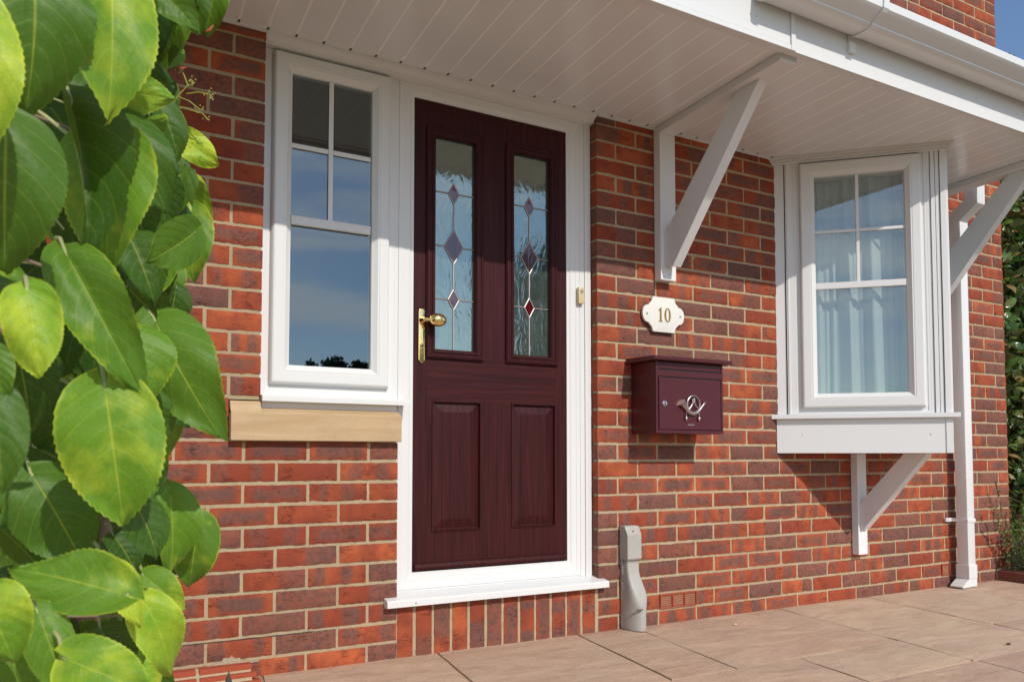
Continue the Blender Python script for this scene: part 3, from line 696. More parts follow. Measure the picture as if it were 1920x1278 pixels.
# ------------------------------------------------------------------ things fixed to the front
# doorbell
db = thing('doorbell', (-.062, .048, 1.455), 'small cream doorbell push on the right side of the white door frame', 'doorbell')
BX(-.079, -.047, .028, .0495, 1.421, 1.494).build('case', BEIGE, db, bevel=.006, smooth=True)
MB().tube([(-.063, .029, 1.476), (-.063, .0255, 1.476)], .0085, 16).build('push_button', BEIGED, db, smooth=True)
# number sign
sg = thing('house_number_sign', (.358, -.008, 1.40), 'white scalloped plaque with gold house number 10 on the brickwork', 'number sign')
def signpoly(cx, cz, W, H):
    # right-upper quarter outline of the shaped plaque, mirrored
    q = [(0, 1.0), (.50, 1.0)]
    for t in range(1, 7): a = math.pi*.5*t/6; q.append((.50+.20*math.sin(a)*1.0-.0, 1.0-.50*(1-math.cos(a))**.8*1.0))
    q = [(0, 1.0), (.52, 1.0), (.54, .86), (.575, .74), (.625, .65), (.69, .585), (.695, .525), (.76, .50), (.83, .475), (.90, .41), (.955, .30), (.99, .15), (1.0, 0)]
    Q = q+[(x_, -z_) for x_, z_ in q[-2::-1]]; Q = Q+[(-x_, z_) for x_, z_ in Q[-2:0:-1]]
    return [(cx+x_*W, cz+z_*H) for x_, z_ in Q]
SX, SZ, SW, SH = .3585, 1.4005, .1215, .0805
MB().prism(signpoly(SX, SZ, SW, SH), 'y', -.020, -.008).build('plaque', IVORY, sg, bevel=.0015, smooth=True)
for s_ in (-1, 1): MB().ell((SX+s_*.098, -.0205, SZ), .0058, .003, .0058, 12, 8).build('screw', CHROME, sg, smooth=True)
MB().box(SX-.03, SX+.03, -.0085, -.001, SZ-.02, SZ+.02).build('back_spacer', BLACK, sg)
def zer(cx, cz):
    q = MB(); n = 32; vs = []
    for y_ in (-.0218, -.0198):
        for i in range(n): a = 2*math.pi*i/n; vs.append((cx+.0185*math.cos(a), y_, cz+.033*math.sin(a)))
        for i in range(n): a = 2*math.pi*i/n; vs.append((cx+.0085*math.cos(a), y_, cz+.0295*math.sin(a)))
    fs = []
    for i in range(n):
        j = (i+1) % n; fs += [(i, j, n+j, n+i), (2*n+i, 3*n+i, 3*n+j, 2*n+j), (i, 2*n+i, 2*n+j, j), (n+i, n+j, 3*n+j, 3*n+i)]
    q.add(vs, fs); return q
one = [(-.0045, -.033+.004), (-.0045, .019), (-.012, .016), (-.0125, .019), (.0035, .034), (.0055, .034), (.0055, -.029), (.0125, -.031), (.0125, -.033), (-.0115, -.033), (-.0115, -.031)]
MB().prism([(SX-.020+a, SZ+b) for a, b in one], 'y', -.0218, -.0198).build('numeral', GOLD, sg)
zer(SX+.0215, SZ).build('numeral', GOLD, sg)

# letterbox
lb = thing('letterbox', (.373, -.09, .852), 'maroon metal letterbox with pewter post horn hung on the brick wall', 'letterbox')
X0, X1, Z0, Z1, YB = .180, .567, .852, 1.164, -.170
body = MB().box(X0, X1, YB, -.006, Z0, Z1).build('body', MAROON, lb, bevel=.0025)
q = MB(); q.prism([(-.006, 1.1645), (-.205, 1.1645), (-.208, 1.168), (-.208, 1.180), (-.204, 1.1825), (-.006, 1.186)], 'x', .148, .596); q.build('lid', MAROON, lb, bevel=.0015)
q = MB(); q.box(X0, X0+.012, YB-.006, YB-.0005, Z0, Z1); q.box(X1-.012, X1, YB-.006, YB-.0005, Z0, Z1); q.box(X0+.0122, X1-.0122, YB-.006, YB-.0005, Z0, Z0+.014); q.box(X0+.0122, X1-.0122, YB-.0055, YB-.0005, 1.098, 1.124); q.build('front_rim', MAROON, lb, bevel=.001)
BX(X0+.013, X1-.013, YB-.0015, YB-.0004, 1.1242, 1.132).build('slot', BLACK, lb)
BX(X0+.0135, X1-.0135, YB-.0055, YB-.0005, 1.132, 1.160).build('flap', MAROON, lb, bevel=.001)
BX(.1955, .5490, YB-.009, YB-.0005, .8685, 1.0925).build('letterbox_door', MAROON, lb, bevel=.0018)
BX(X0+.0125, X1-.0125, YB-.0015, YB-.0004, .8662, 1.0977).build('door_gap', BLACK, lb)
YE = YB-.0095
q = MB(); q.tube([(.223, YE, .979), (.223, YE-.003, .979)], .0125, 20); q.tube([(.223, YE-.003, .979), (.223, YE-.007, .979)], .0085, 18); q.build('lock', CHROME, lb, bevel=.0008, smooth=True)
BX(.2222, .2238, YE-.0078, YE-.0071, .975, .983).build('keyhole', BLACK, lb)
horn = MB(); yq = YE-.006
pts = []; rr = []
P0 = [(.318, .983), (.328, .974), (.337, .965), (.347, .952), (.362, .9425), (.382, .9385), (.402, .9435), (.418, .9575), (.432, .973), (.4445, .986)]
rad = [.0165, .0125, .0105, .0098, .0095, .0088, .0074, .0058, .0044, .0042]
horn.tube([(a, yq, b) for a, b in P0], rad, 12); horn.tube([(.4425, yq, .984), (.4475, yq, .9895)], [.0045, .0075], 12)
horn.tube([(.3165, yq, .9845), (.3135, yq, .9875)], [.0168, .0185], 14)
horn.tube([(.381+.0365*math.cos(t*2*math.pi/28), yq-.002, .9815+.0365*math.sin(t*2*math.pi/28)) for t in range(28)], .0030, 8, closed=True)
horn.tube([(.352, yq-.002, .957), (.366, yq-.003, .971), (.3745, yq-.003, .984), (.3745, yq-.003, 1.006)], .0024, 8)
horn.tube([(.410, yq-.002, .960), (.396, yq-.003, .971), (.3865, yq-.003, .984), (.3865, yq-.003, 1.006)], .0024, 8)
horn.tube([(.3805, yq-.004, 1.008), (.3805, yq-.004, .988)], .0050, 8)
for tx in (.3400, .4145):
    horn.tube([(tx, yq, .945), (tx, yq, .926)], .0016, 6); horn.ell((tx, yq, .9165), .0065, .0055, .0100, 12, 8); horn.tube([(tx, yq, .924), (tx, yq, .927)], .0042, 8)
eo = horn.build('horn_emblem', PEWTER, lb, smooth=True); eo['label'] = 'cast post horn with ring, cord and two tassels'
q = MB()
for i, wq in enumerate((.0035, .004, .003, .0035, .004, .0025, .004, .0035)): q.box(.3535+i*.0047, .3535+i*.0047+wq*.8, YE-.0012, YE-.0002, .888-(.0 if i % 3 else .0008), .8925+(.001 if i % 3 == 0 else 0))
q.build('maker_mark', simple('worn_silver', (.45, .40, .38), .4, .5), lb)

STAIN = simple('stain', (.17, .13, .10), .8)
# grey cable cover
cg = thing('cable_cover', (.15, -.045, 0), 'weathered grey plastic cable cover standing on the paving against the wall', 'cable cover')
q = MB(); q.prism([(-.004, .302), (-.058, .302), (-.062, .308), (-.062, .412), (-.040, .448), (-.004, .448)], 'x', .110, .186); q.build('cap', GREYP, cg, bevel=.003)
secs = [(.0015, .115, .205, -.105), (.02, .113, .207, -.106), (.085, .113, .208, -.106), (.110, .114, .207, -.104), (.140, .114, .205, -.096), (.170, .115, .200, -.085), (.200, .116, .192, -.070), (.232, .1165, .184, -.058), (.260, .117, .181, -.052), (.288, .117, .180, -.050)]
vs = []; NS = 18
for z_, xa, xb, yf in secs:
    t = max(0, min(1, (z_-.10)/.13)); ex = 2.0+6*t
    for i in range(NS):
        a = math.pi*i/(NS-1); c, s_ = math.cos(a), math.sin(a); c = math.copysign(abs(c)**(2/ex), c); s_ = abs(s_)**(2/ex)
        vs.append(((xa+xb)/2-c*(xb-xa)/2, -.004+(yf+.004)*s_, z_))
fs = [(i*NS+j, i*NS+j+1, i*NS+NS+j+1, i*NS+NS+j) for i in range(len(secs)-1) for j in range(NS-1)]
fs += [tuple(range(NS)), tuple((len(secs)-1)*NS+j for j in range(NS))]+[(i*NS, i*NS+NS, i*NS+2*NS-1, i*NS+NS-1) for i in range(len(secs)-1)]
q = MB(); q.add(vs, fs); q.build('hood', GREYP, cg, smooth=True)
q = MB(); q.box(.1135, .1165, -.020, -.004, .06, .300); q.box(.1835, .187, -.018, -.004, .235, .300); q.box(.120, .176, -.045, -.006, .2885, .3015); q.build('back_strip', GREYP, cg, bevel=.001)
MB().tube([(.118, -.1035, .098), (.128, -.1075, .096), (.142, -.109, .095), (.156, -.1085, .0955)], [.0015, .005, .005, .0012], 8).build('finger_slot', STAIN, cg, smooth=True)
for e in ((.1125, .1160, -.0215, -.0195, .205, .235), (.1815, .1835, -.0515, -.049, .213, .236)): BX(*e).build('clip_slot', STAIN, cg)
MB().ell((.146, -.0535, .4255), .006, .004, .004, 8, 6).build('screw', STAIN, cg)

# curtains inside the oriel
def curtain(M, s0, s1, z0, z1, y0, label):
    q = MB(M); nx, nz = 260, 16; vs = []; r = random.Random(5)
    for j in range(nz+1):
        v = j/nz
        for i in range(nx+1):
            u = i/nx; s_ = s0+(s1-s0)*u; am = .027+.012*noise.noise(Vector((u*3, 0, 4)))
            ph = 2*math.pi*(u*8+.8*noise.noise(Vector((u*4, v*.35, 1)))+.25*noise.noise(Vector((u*9, v*.8, 7))))
            y = y0+.0035*math.sin(ph*2.3)+.004*noise.noise(Vector((u*7, v*.6, 2)))
            for c_, w_, h_ in ((.075, .020, .020), (.150, .026, .034), (.27, .016, .010), (.365, .034, .042), (.555, .040, .046), (.70, .018, .012), (.78, .022, .014), (.88, .02, .012)):
                cc_ = c_+.018*(1-v)*(1 if c_ > .3 else -.3); ww_ = w_*(1.25-.45*v); y -= h_*(1-.35*v)*math.exp(-((u-cc_)/ww_)**2)
            vs.append((s_, y, z0+(z1-z0)*v))
    q.add(vs, [(j*(nx+1)+i, j*(nx+1)+i+1, (j+1)*(nx+1)+i+1, (j+1)*(nx+1)+i) for j in range(nz) for i in range(nx)])
    o = q.build('curtain', CURT, None, smooth=True)
    tag(o, label, 'curtain'); return o
curtain(ML, .12, .735, 1.01, 2.24, .080, 'sheer white curtain hanging in folds behind the oriel window pane facing the door')

# ------------------------------------------------------------------ small things on the paving
for i, (x_, y_, s_) in enumerate(((.60, -.20, .011), (1.28, -1.01, .012))):
    q = MB(); q.ell((0, 0, 0), s_, s_*.55, s_*.35, 10, 7); q.v = [Vector((p.x*(1+.3*noise.noise(p*90)), p.y*(1+.3*noise.noise(p*70)), p.z))+Vector((x_, y_, s_*.3+.001)) for p in q.v]
    if i == 0: tag(q.build('pebble', simple('pale_pebble', (.55, .45, .33), .8), None, smooth=True), 'pale chip of stone lying on the slab in front of the air brick', 'pebble')
    else: tag(q.build('dead_leaf', simple('dead_leaf_brown', (.07, .035, .03), .8), None), 'tiny curled brown dead leaf on the slabs at lower right', 'leaf')

gt = MB(); r_ = random.Random(12)
for _ in range(420):
    if r_.random() < .6: x_ = r_.uniform(-1.6, 3.0); y_ = -abs(r_.gauss(0, .03))-.004
    else: x_ = r_.uniform(-1.5, 3.0); y_ = r_.uniform(-1.5, -.05)
    s_ = r_.uniform(.0008, .0026); gt.ell((x_, y_, s_*.5), s_, s_*r_.uniform(.6, 1), s_*.7, 5, 3)
tag(gt.build('grit', simple('sandy_grit', (.40, .29, .18), .95, 0, .5, 90), None), 'fine sandy grit scattered on the paving along the wall', 'grit')['kind'] = 'stuff'
for u_, z_ in ((.075, 2.335), (.102, 2.333), (.86, 2.335), (1.45, 2.335)):
    MB().ell((u_, -.8467, z_), .0035, .0022, .0035, 8, 6).build('screw', CHROME if u_ < .2 else UPVC, canopy)
# spike finial near the camera at the lower left
fi = MB(); fi.tube([(-1.5655, -.20, 0), (-1.5655, -.20, .03), (-1.5655, -.20, .045), (-1.5655, -.20, .078)], [.011, .011, .0125, .0008], 4)
tag(fi.build('metal_spike', IRON, None), 'dark pointed metal spike sticking up by the low brick edging on the left', 'spike')
# brick edging, left: creasing courses stepping out of the wall
be = thing('brick_edging', (-1.68, -.06, 0), 'low stepped edging of thin red bricks at the foot of the wall, left', 'edging')
for k in range(3):
    q = MB(); z = .033-k*.0235; yo = -.026-k*.020
    for j, (a, b) in enumerate(((-2.05, -1.855), (-1.845, -1.640), (-1.630, -1.462+k*.012))):
        q.box(a, b, yo-.012, -.001 if k == 0 else yo+.03, z, z+.0185)
    q.build('brick_course', TERRA, be, bevel=.002)
q = MB(); q.prism([(-.001, .050), (-.022, .050), (-.090, -.02), (-.001, -.02)], 'x', -2.05, -1.466); q.build('bedding_mortar', MORTAR, be)

EDGEB = simple('shaded_edging_brick', (.17, .055, .038), .9, 0, .3, 25, .6)  # brick colour darkened to stand in for shade on the edging
# brick edging of the planting bed, right
pe = thing('bed_edging', (2.98, -.4, 0), 'shade-toned brick edging of the planting bed beside the downpipe corner', 'edging')
for i in range(5):
    q = MB(); y1_ = -.012-i*.222; q.box(2.962+.03*i*0, 3.062, y1_-.212, y1_, .002, .058); q.build('edging_brick', EDGEB, pe, bevel=.004)
q = MB(); q.box(2.966, 3.055, -1.12, -.004, .0, .050); q.build('bedding_mortar', MORTAR, pe)
struct(BX(3.066, 5.4, -2.2, 4.5, -.04, .035).build('soil', simple('soil', (.06, .042, .03), .95, 0, .4, 40, .8)))

# ------------------------------------------------------------------ plants
def leaf_template(W, L, rows=30, cols=5, fold=.25, curl=.3, wave=.04, tooth=.035, seed=0, point=1.0):
    r = random.Random(seed); V_, F_, UV = [], [], []
    CT = ((0, .10), (.03, .46), (.08, .72), (.16, .91), (.27, 1.0), (.38, .995), (.5, .92), (.62, .79), (.74, .60), (.84, .40), (.92, .20), (.965, .085), (1, 0))
    def wid(t):
        for (a, b), (c, d) in zip(CT[:-1], CT[1:]):
            if a <= t <= c: return W*(b+(d-b)*(t-a)/(c-a))
        return 0
    ph = r.uniform(0, 6)
    for i in range(rows+1):
        t = i/rows; ww = wid(t)
        tb = -.06*L*(1 if t < .1 else 0)
        for j in range(-cols, cols+1):
            s_ = j/cols; x = s_*ww; y = t*L
            if abs(j) == cols and 0 < i < rows:
                tt = tooth*L*(.75 if i % 2 else -.45)*(.5+.5*min(1, 3*(1-t))); x += math.copysign(tt, s_); y += .012*L*(1 if i % 2 else 0)
            y -= .42*W*abs(s_)**1.5*(1-t)**4       # heart shaped base
            y += .06*L*abs(s_)*(1-t)*t*2
            k = t*6.2-1.85*abs(s_)**1.35; zz = fold*abs(x)-curl*L*(t-.15)**2*.9+wave*L*math.sin(ph+t*7+s_*2.2)*abs(s_)**1.5
            zz += -.019*L*math.cos(k*2*math.pi)*(abs(s_))*(1-abs(s_))*2.2
            zz -= curl*.7*W*s_*s_*.6
            V_.append(Vector((x, y, zz))); UV.append((s_*.5+.5, t))
    n = 2*cols+1
    for i in range(rows):
        for j in range(2*cols): a = i*n+j; F_.append((a, a+1, a+n+1, a+n))
    return V_, F_, UV
class Foliage:
    def __init__(s): s.v = []; s.f = []; s.uv = []; s.tint = []
    def add(s, T, M, tint):
        V_, F_, UV = T; o = len(s.v); s.v += [M @ p for p in V_]; s.f += [tuple(i+o for i in f) for f in F_]; s.uv += UV; s.tint += [tint]*len(V_)
    def build(s, name, mat, parent=None):
        me = bpy.data.meshes.new(name); me.from_pydata([tuple(p) for p in s.v], [], s.f); me.materials.append(mat)
        uvl = me.uv_layers.new(name='UVMap'); idx = np.empty(len(me.loops), dtype=np.int32); me.loops.foreach_get('vertex_index', idx)
        uvl.data.foreach_set('uv', np.array(s.uv, dtype=np.float32)[idx].ravel())
        at = me.attributes.new('tint', 'FLOAT', 'POINT'); at.data.foreach_set('value', s.tint)
        me.polygons.foreach_set('use_smooth', [True]*len(me.polygons))
        o = bpy.data.objects.new(name, me); COL.objects.link(o)
        if parent: attach(o, parent)
        return o
def frame(origin, ydir, znorm):
    y = ydir.normalized(); z = (znorm-y*znorm.dot(y)).normalized(); x = y.cross(z)
    return Matrix.Translation(origin) @ Matrix((x, y, z)).transposed().to_4x4()
def at(u, v, d): return CAM+(FW+RT*((u-U0)/FPX)-UP*((v-V0)/FPX))*d
HT = [leaf_template(.42, 1, 40, 6, fold=f, curl=c, wave=w_, tooth=.040, seed=i, point=p) for i, (f, c, w_, p) in enumerate(((.26, .30, .06, 1), (.42, .40, .08, 1.1), (.12, .50, .09, .9), (.75, .25, .05, 1.1), (.30, .65, .08, 1.0), (.18, .30, .11, 1.2)))]
LT = [leaf_template(.42, 1, 20, 3, fold=f, curl=c, wave=w_, tooth=.040, seed=i+9) for i, (f, c, w_) in enumerate(((.2, .3, .04), (.4, .3, .05), (.1, .5, .05)))]
hy = thing('climbing_hydrangea', (-2.25, -1.7, 0), 'leafy climbing hydrangea with big serrated yellow-green leaves filling the left edge', 'climber')
fol = Foliage(); pet = MB(); hr = random.Random(21)
# base(u,v) tip(u,v) width(px) distance(m) tint template lean(+ = tip towards viewer) roll
HERO = [
 (205, -70, 224, 224, 165, .80, .62, 0, .10, .10), (62, -60, 78, 190, 200, .74, .25, 4, .15, -.1), (-70, -10, 0, 248, 150, .62, .85, 0, .0, .2),
 (12, 232, 4, 503, 205, .70, .22, 2, .05, .0), (135, 200, 188, 500, 105, .86, .10, 3, .1, .75), (212, 262, 182, 503, 175, .90, .55, 0, .05, -.15),
 (225, 215, 318, 375, 120, 1.02, .15, 2, .1, .2), (286, 283, 300, 368, 80, 1.15, .0, 1, -.2, .3), (338, 258, 408, 305, 60, 1.35, .95, 5, .2, -.2),
 (322, 362, 333, 497, 62, 1.30, .75, 0, .1, -.3), (358, 395, 358, 527, 82, 1.38, .45, 0, .1, .0), (352, 335, 392, 422, 50, 1.42, .7, 1, .1, .3),
 (128, 482, 268, 740, 120, .84, .38, 1, .1, -.35), (292, 604, 398, 818, 145, 1.00, .35, 2, .05, -.1), (198, 733, 234, 996, 185, .84, .60, 0, .1, -.12),
 (52, 548, 78, 708, 105, .66, .80, 5, .2, .1), (62, 893, 168, 1060, 150, .92, .22, 2, .1, .05), (318, 922, 336, 1083, 92, 1.12, .50, 1, .1, .3),
 (372, 976, 355, 1108, 88, 1.18, .38, 2, .1, -.1), (228, 1112, 12, 1052, 118, .80, .45, 5, .3, .1), (196, 1062, 268, 1168, 72, .90, .92, 1, .2, -.1),
 (272, 1080, 345, 1142, 70, 1.10, .55, 0, .2, .1), (272, 1128, 350, 1277, 92, .95, .85, 4, .15, -.1), (-25, 1108, 20, 1242, 125, .68, .60, 4, .1, .0),
 (72, 1150, 132, 1310, 88, .78, .42, 0, .1, .2), (128, 1236, 290, 1300, 120, .74, .58, 5, .2, .0), (10, 1205, 60, 1320, 90, .80, .40, 0, .1, .1),
 (-12, 740, 8, 925, 105, .60, .15, 0, .1, .0), (-20, 655, 6, 752, 70, .60, .30, 0, .1, 0), (28, 640, 70, 820, 110, .88, .05, 1, .0, .3),
 (362, -20, 372, 62, 60, 1.30, .12, 0, .1, .2), (405, -25, 385, 60, 60, 1.34, .3, 1, .1, -.3), (150, 590, 250, 730, 130, .98, .05, 2, .0, .2),
 (240, 540, 318, 620, 90, 1.10, .10, 1, .0, .1), (150, 745, 60, 880, 120, 1.0, .06, 1, .0, .2), (300, 195, 340, 290, 70, 1.25, .12, 0, .1, .1),
 (150, 130, 205, 215, 80, .95, .12, 0, .1, .1), (255, 620, 292, 760, 110, .92, .50, 1, .1, .4), (310, 700, 360, 800, 90, 1.15, .05, 2, -.1, .1), (120, -60, 145, 45, 120, .95, .1, 1, 0, 0), (285, 960, 300, 1070, 70, 1.2, .0, 3, 0, .3),
 (90, 330, 160, 470, 110, 1.0, .05, 2, 0, 0), (240, 440, 300, 560, 100, 1.05, .12, 1, 0, .2), (330, 540, 318, 620, 60, 1.3, .1, 1, 0, .4), (300, 480, 335, 560, 70, 1.3, .4, 0, .1, .3), (20, 60, 60, 200, 120, .95, .05, 1, 0, 0), (70, 840, 190, 900, 110, 1.02, .08, 0, 0, .1), (215, 1005, 260, 1070, 80, 1.1, .06, 0, 0, .2), (190, 1180, 240, 1280, 90, 1.05, .05, 1, 0, .1)]
for (bu, bv, tu, tv, wpx, d, tint, tp, lean, roll) in HERO:
    lean += hr.gauss(0, .16); roll += max(-.7, min(.7, hr.gauss(0, .28)))
    A_ = at(bu, bv, d); B_ = at(tu, tv, d); L = (B_-A_).length*.98; vd = (A_-CAM).normalized()
    yd = ((B_-A_).normalized()-vd*lean*.6); T = HT[tp]
    nrm = -vd+RT*roll*1.0+UP*.15+Vector((0, -.15, .12))
    M = frame(A_, yd, nrm); Wd = wpx/FPX*d
    fol.add(T, M @ Matrix.Diagonal((Wd/.84*.96, L, L, 1)), tint)
    inward = (RT*-.35+FW*.55+Vector((0, 0, hr.uniform(-.15, .2))))*.10*hr.uniform(.7, 1.3)
    p1 = A_+inward*.5-yd.normalized()*L*.10+Vector((0, 0, .006)); pet.tube([A_+vd*.003-yd.normalized()*L*.004, A_+vd*.004-yd.normalized()*L*.05, p1, A_+inward-yd.normalized()*L*.14], [.0013, .0017, .0020, .0022], 6)
def bound(v):
    tb = ((-400, 330), (0, 380), (60, 335), (150, 310), (240, 318), (330, 350), (450, 345), (540, 318), (620, 318), (720, 345), (800, 325), (870, 300), (950, 310), (1040, 330), (1150, 300), (1278, 320), (1600, 340))
    for (a, b), (c, d_) in zip(tb[:-1], tb[1:]):
        if a <= v <= c: return b+(d_-b)*(v-a)/(c-a)
    return 330
for _ in range(70):  # unseen leaves above the frame, added to shade the foliage below
    d = hr.uniform(.72, 1.1); v = hr.uniform(-1000, -330); u = hr.uniform(-420, 330); L = hr.uniform(.09, .13); P_ = at(u, v, d); vd = (P_-CAM).normalized()
    yd = Vector((hr.uniform(-.5, .5), hr.uniform(-.4, .2), -1)); M = frame(P_, yd, -vd+Vector((hr.uniform(-.5, .5), hr.uniform(-.6, .2), hr.uniform(0, .6)))) @ Matrix.Diagonal((L, L, L, 1))
    if (M @ Vector((0, 1, 0))-CAM).dot(UP) > 0 and (v+L*FPX/d) < 20: fol.add(LT[hr.randrange(3)], M, hr.uniform(.2, .7))
k_ = 0
while k_ < 75:      # smaller mid-layer leaves between the big ones
    d = hr.uniform(.90, 1.22); v = hr.uniform(-40, 1320); L = hr.uniform(.045, .075); u = hr.uniform(-40, bound(v)-L*FPX/d*.1)
    P_ = at(u, v, d); vd = (P_-CAM).normalized()
    if P_.z < .02: continue
    yd = Vector((hr.uniform(-.9, .9), hr.uniform(-.6, .2), -1+hr.uniform(-.1, 1.0))); nn = -vd+Vector((hr.uniform(-.8, .8), hr.uniform(-.8, .2), hr.uniform(-.3, 1.0)))
    fol.add(HT[hr.randrange(6)], frame(P_-yd.normalized()*L*.5, yd, nn) @ Matrix.Diagonal((L*hr.uniform(.85, 1.1), L, L, 1)), max(0, min(1, hr.gauss(.38, .28)))); k_ += 1
    q0 = P_-yd.normalized()*L*.48; pet.tube([q0, q0+(FW*.3-RT*.5+Vector((0, 0, hr.uniform(-.2, .3))))*.05, q0+(FW*.9-RT*.6)*.09], [.0010, .0013, .0016], 5)
cnt = 0  # inner leaves, mostly tinted dark to paint the shade inside the mass
while cnt < 700:
    d = hr.uniform(1.15, 1.95); v = hr.uniform(-420, 1500); L = hr.uniform(.065, .115)
    u = hr.uniform(-520, bound(v)-L*FPX/d*.28)
    if hr.random() < .35: u = bound(v)-L*FPX/d*hr.uniform(.28, .6)
    P_ = at(u, v, d)
    if P_.z < .03: continue
    vd = (P_-CAM).normalized()
    yd = Vector((hr.uniform(-.7, .7), hr.uniform(-.5, .3), -1+hr.uniform(-.2, .6))); nn = -vd+Vector((hr.uniform(-.9, .9), hr.uniform(-.9, .4), hr.uniform(-.2, 1.1)))
    M = frame(P_-yd.normalized()*L*.5, yd, nn) @ Matrix.Diagonal((L*hr.uniform(.75, 1.05), L, L, 1))
    fol.add(LT[hr.randrange(3)], M, max(0, min(1, abs(hr.gauss(0, .09))+(.45 if hr.random() < .14 else 0)))); cnt += 1
fol.build('foliage', LEAFM, hy); 
st = MB()
for k in range(11):
    u0 = hr.uniform(-260, 200); d0 = hr.uniform(1.0, 1.7); pts = []; base = at(u0, 900, d0); base.z = 0
    n = 12; top = hr.uniform(1.4, 2.3)
    for i in range(n):
        t = i/(n-1); pts.append((base.x+.07*noise.noise(Vector((k*3.1, t*3, 0)))+.02*t, base.y+.07*noise.noise(Vector((k*7.7, t*3, 5))), t*top))
    st.tube(pts, [.010*(1-.75*i/(n-1)) for i in range(n)], 7)
for (pts, r0) in (([(-30, 585), (60, 592), (130, 605), (200, 598)], .0042), ([(-40, 150), (60, 215), (180, 260), (260, 300)], .0020), ([(20, 310), (110, 330), (190, 390)], .0022), ([(-30, 1150), (120, 1155), (262, 1153)], .0016), ([(30, 480), (110, 510), (190, 560)], .002)):
    st.tube([at(a, b, .90) for a, b in pts], [r0, r0, r0*.8, r0*.6][:len(pts)], 7)
for (pts, r0, d0) in (([(44, 190), (85, 218), (128, 252), (168, 300), (182, 360)], .0022, .90), ([(104, 322), (135, 345), (165, 378), (188, 402)], .0017, .95), ([(188, 222), (215, 238), (247, 268)], .0014, 1.0), ([(18, 488), (70, 494), (115, 512), (150, 545)], .0016, .93), ([(90, 698), (135, 722), (170, 748), (196, 770)], .0017, .93), ([(100, 185), (140, 200), (205, 215)], .0012, .95), ([(60, 385), (95, 400), (120, 430)], .0012, .97)):
    pet.tube([at(a, b, d0) for a, b in pts], r0, 7)
st.tube([at(-30, 622, .74), at(30, 612, .74), at(62, 600, .74), at(98, 594, .75)], [.0055, .0048, .0050, .0030], 8)
o_ = len(st.v); st.v += pet.v; st.f += [tuple(i+o_ for i in f) for f in pet.f]; st.mi += [1]*len(pet.f)
st.build('stem', [STEM, PETI], hy, smooth=True)
fl = MB()
def stalk(p, q_, r0=.0010): fl.tube([at(*p), at((p[0]+q_[0])/2, (p[1]+q_[1])/2-4, (p[2]+q_[2])/2), at(*q_)], r0, 5)
D = 1.32
stalk((318, 205, D), (352, 160, D)); stalk((352, 160, D), (338, 130, D)); stalk((350, 176, D), (395, 178, D)); stalk((322, 203, D), (368, 210, D)); stalk((368, 210, D), (388, 222, D)); stalk((335, 182, D), (375, 206, D))
for (cu, cv, n_) in ((338, 134, 8), (358, 155, 22), (392, 176, 16), (374, 206, 9), (388, 222, 10), (398, 180, 6)):
    for _ in range(n_): fl.ell(at(cu+hr.gauss(0, 4.5), cv+hr.gauss(0, 4), D+hr.gauss(0, .005)), .0012, .0012, .0013, 6, 4)
fl.build('seed_head', FLOW, hy, smooth=True)
RUST = simple('rusty_petal', (.45, .12, .05), .7)
for (a, b, c, d2) in ((362, 62, 375, 30), (400, 48, 385, 60), (330, 125, 350, 127)):
    MB().tube([at(a, b, 1.33), at((a+c)/2, (b+d2)/2+3, 1.33), at(c, d2, 1.33)], [.0012, .003, .0008], 6).build('dry_petal', RUST, hy, smooth=True)

# small leaf shrubs on the right
def small_leaf(W=.28): return leaf_template(W, 1, 8, 2, fold=.25, curl=.35, wave=.05, tooth=0, seed=2, point=1.1)
SL = small_leaf()
def shrub(name, label, cat, box, n, L0, L1, seed, tintf, mat=DLEAF, sticks=8, shape=None, up=.5, group=None):
    x0, x1, y0, y1, z0, z1 = box; r = random.Random(seed); f = Foliage()
    t = thing(name, ((x0+x1)/2, (y0+y1)/2, .03), label, cat, group)
    for _ in range(n):
        for _t in range(30):
            p = Vector((r.uniform(x0, x1), r.uniform(y0, y1), r.uniform(z0, z1)))
            e = Vector(((p.x-(x0+x1)/2)/((x1-x0)/2), (p.y-(y0+y1)/2)/((y1-y0)/2), (p.z-(z0+z1)/2)/((z1-z0)/2)))
            rad = (abs(e.x)**4+abs(e.y)**4+abs(e.z)**4)**.25
            if rad < 1+.25*noise.noise(p*3.1) and (rad > .55 or r.random() < .3) and (shape is None or shape(p)): break
        L = r.uniform(L0, L1); yd = Vector((r.uniform(-1, 1), r.uniform(-1, 1), r.uniform(-.3, 1)*up*2)); nn = Vector((r.uniform(-1, 1)-.3, r.uniform(-1, 1)-.4, r.uniform(.2, 1.4)))
        f.add(SL, frame(p, yd, nn) @ Matrix.Diagonal((L, L, L, 1)), tintf(r, p))
    f.build('foliage', mat, t)
    q = MB()
    for k in range(sticks):
        bx = (x0+x1)/2+r.uniform(-.25, .25)*(x1-x0); by = (y0+y1)/2+r.uniform(-.3, .3)*(y1-y0); ex = r.uniform(-.35, .35)*(x1-x0); ey = r.uniform(-.35, .35)*(y1-y0); H = z1*.92
        q.tube([(bx+ex*s_+.03*noise.noise(Vector((k, s_*4, 1))), by+ey*s_, .02+(H-.02)*s_) for s_ in (0, .2, .4, .6, .8, 1)], [.016, .014, .011, .008, .005, .003], 6)
    q.build('branch', BARK, t, smooth=True); return t
shrub('hedge', 'tall glossy evergreen hedge with red-tinged new leaves beyond the house corner', 'hedge', (3.24, 4.5, .12, 1.7, .05, 3.62), 19000, .055, .105, 31,
      lambda r, p: 1.6 if r.random() < .06+.05*(p.z > 2.2) else r.uniform(0, .8), sticks=14)
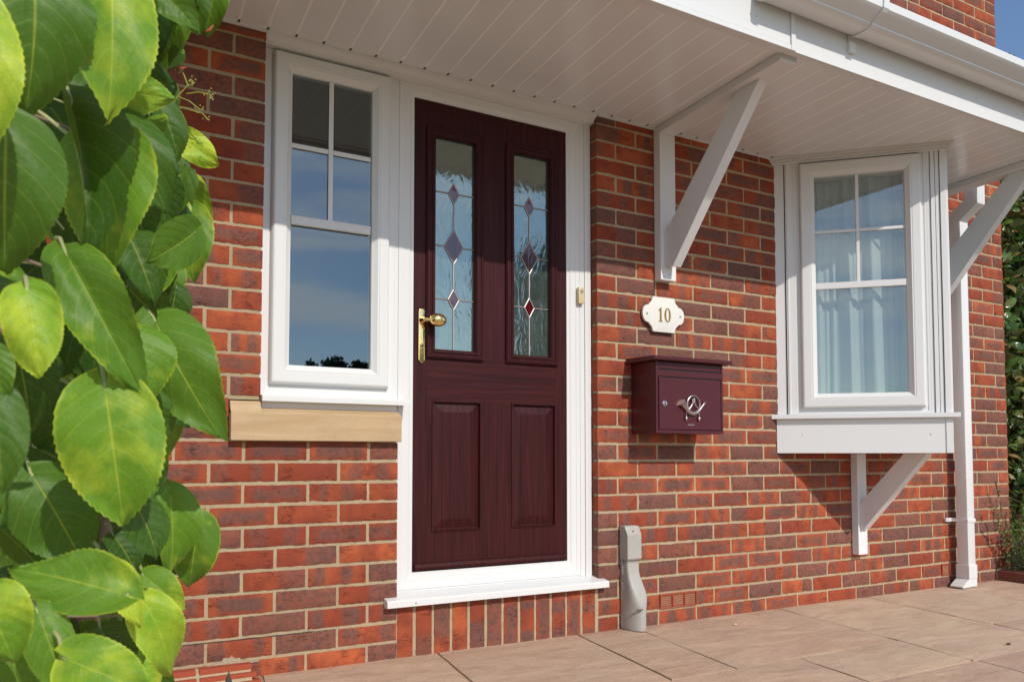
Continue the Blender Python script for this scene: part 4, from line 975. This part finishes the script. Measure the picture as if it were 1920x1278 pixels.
shrub('low_shrub', 'low small-leaved cotoneaster bush spilling over the bed edging against the bricks', 'bush', (2.99, 3.75, -.45, .15, .03, .36), 5200, .012, .022, 32, lambda r, p: r.uniform(.1, 1.0), sticks=10)
# upright sprigs of the low shrub
sp = thing('wispy_sprig', (3.03, -.06, .05), 'wispy upright sprigs growing against the bricks above the low bush', 'plant')
q = MB(); f = Foliage(); r = random.Random(4)
for (x_, y_, h_, lx) in ((3.02, -.03, .58, -.13), (3.05, -.05, .50, -.05), (3.00, -.05, .42, -.18), (3.08, -.08, .46, .03), (2.99, -.06, .33, -.16), (3.03, -.1, .38, -.22)):
    pts = [Vector((x_+lx*t*t, y_-.02*t, .04+h_*t)) for t in (0, .2, .4, .6, .8, 1)]; q.tube(pts, [.0025, .002, .0018, .0015, .0012, .0008], 5)
    for k in range(46):
        t = r.uniform(.15, 1); i = min(4, int(t*5)); p = pts[i].lerp(pts[i+1], t*5-i)
        f.add(SL, frame(p, Vector((r.uniform(-1, 1), r.uniform(-1, .2), r.uniform(0, 1))), Vector((r.uniform(-.6, .6), -1, r.uniform(0, 1)))) @ Matrix.Diagonal((.016, .018, .018, 1)), r.uniform(.2, 1))
q.build('stem', BARK, sp, smooth=True); f.build('foliage', DLEAF, sp)

# trees standing across the garden (seen mirrored in the glass)
def tree(x, y, h, cr, label, seed, cw=1.0):
    r = random.Random(seed); t = thing('garden_tree', (x, y, -.05), label, 'tree', 'trees across the garden behind the camera')
    q = MB(); q.tube([(x, y, -.06), (x+.05, y, h*.3), (x-.05, y, h*.6), (x, y, h*.9)], [.16, .12, .07, .02], 8)
    tips = []
    for k in range(16):
        a = r.uniform(0, 6.28); z0 = h*r.uniform(.3, .8); rr = cr*r.uniform(.5, 1)*(1.15-z0/h*.6); e = Vector((x+rr*math.cos(a)*cw, y+rr*math.sin(a), z0+h*r.uniform(.08, .2))); tips.append(e)
        q.tube([(x, y, z0), ((x+e.x)/2, (y+e.y)/2, (z0+e.z)/2+.1), e], [.05, .03, .01], 5)
    tips.append(Vector((x, y, h*.93)))
    q.build('trunk', BARK, t, smooth=True); m_ = MB()
    for c in tips:
        for _ in range(110 if cr < 2 else 1500):
            p = c+Vector((r.gauss(0, 1), r.gauss(0, 1), r.gauss(0, .8)))*cr*.2; a = Vector((r.uniform(-1, 1), r.uniform(-1, 1), r.uniform(-1, 1))).normalized()*(.09 if cr < 2 else .13); b = a.orthogonal().normalized()*(.05 if cr < 2 else .08)
            m_.add([p-a, p+b, p+a, p-b], [(0, 1, 2, 3)])
    m_.build('crown', TREEL, t)
tree(6.9, -30, 4.95, .55, 'slim tree standing furthest left across the garden', 1); tree(8.05, -30, 5.2, .62, 'taller round tree in the middle across the garden', 2); tree(9.25, -30, 4.9, .5, 'small tree right of the taller one across the garden', 3)
tree(10.2, -14, 6.0, 2.5, 'broad full tree nearest the camera at the right of the garden', 5)
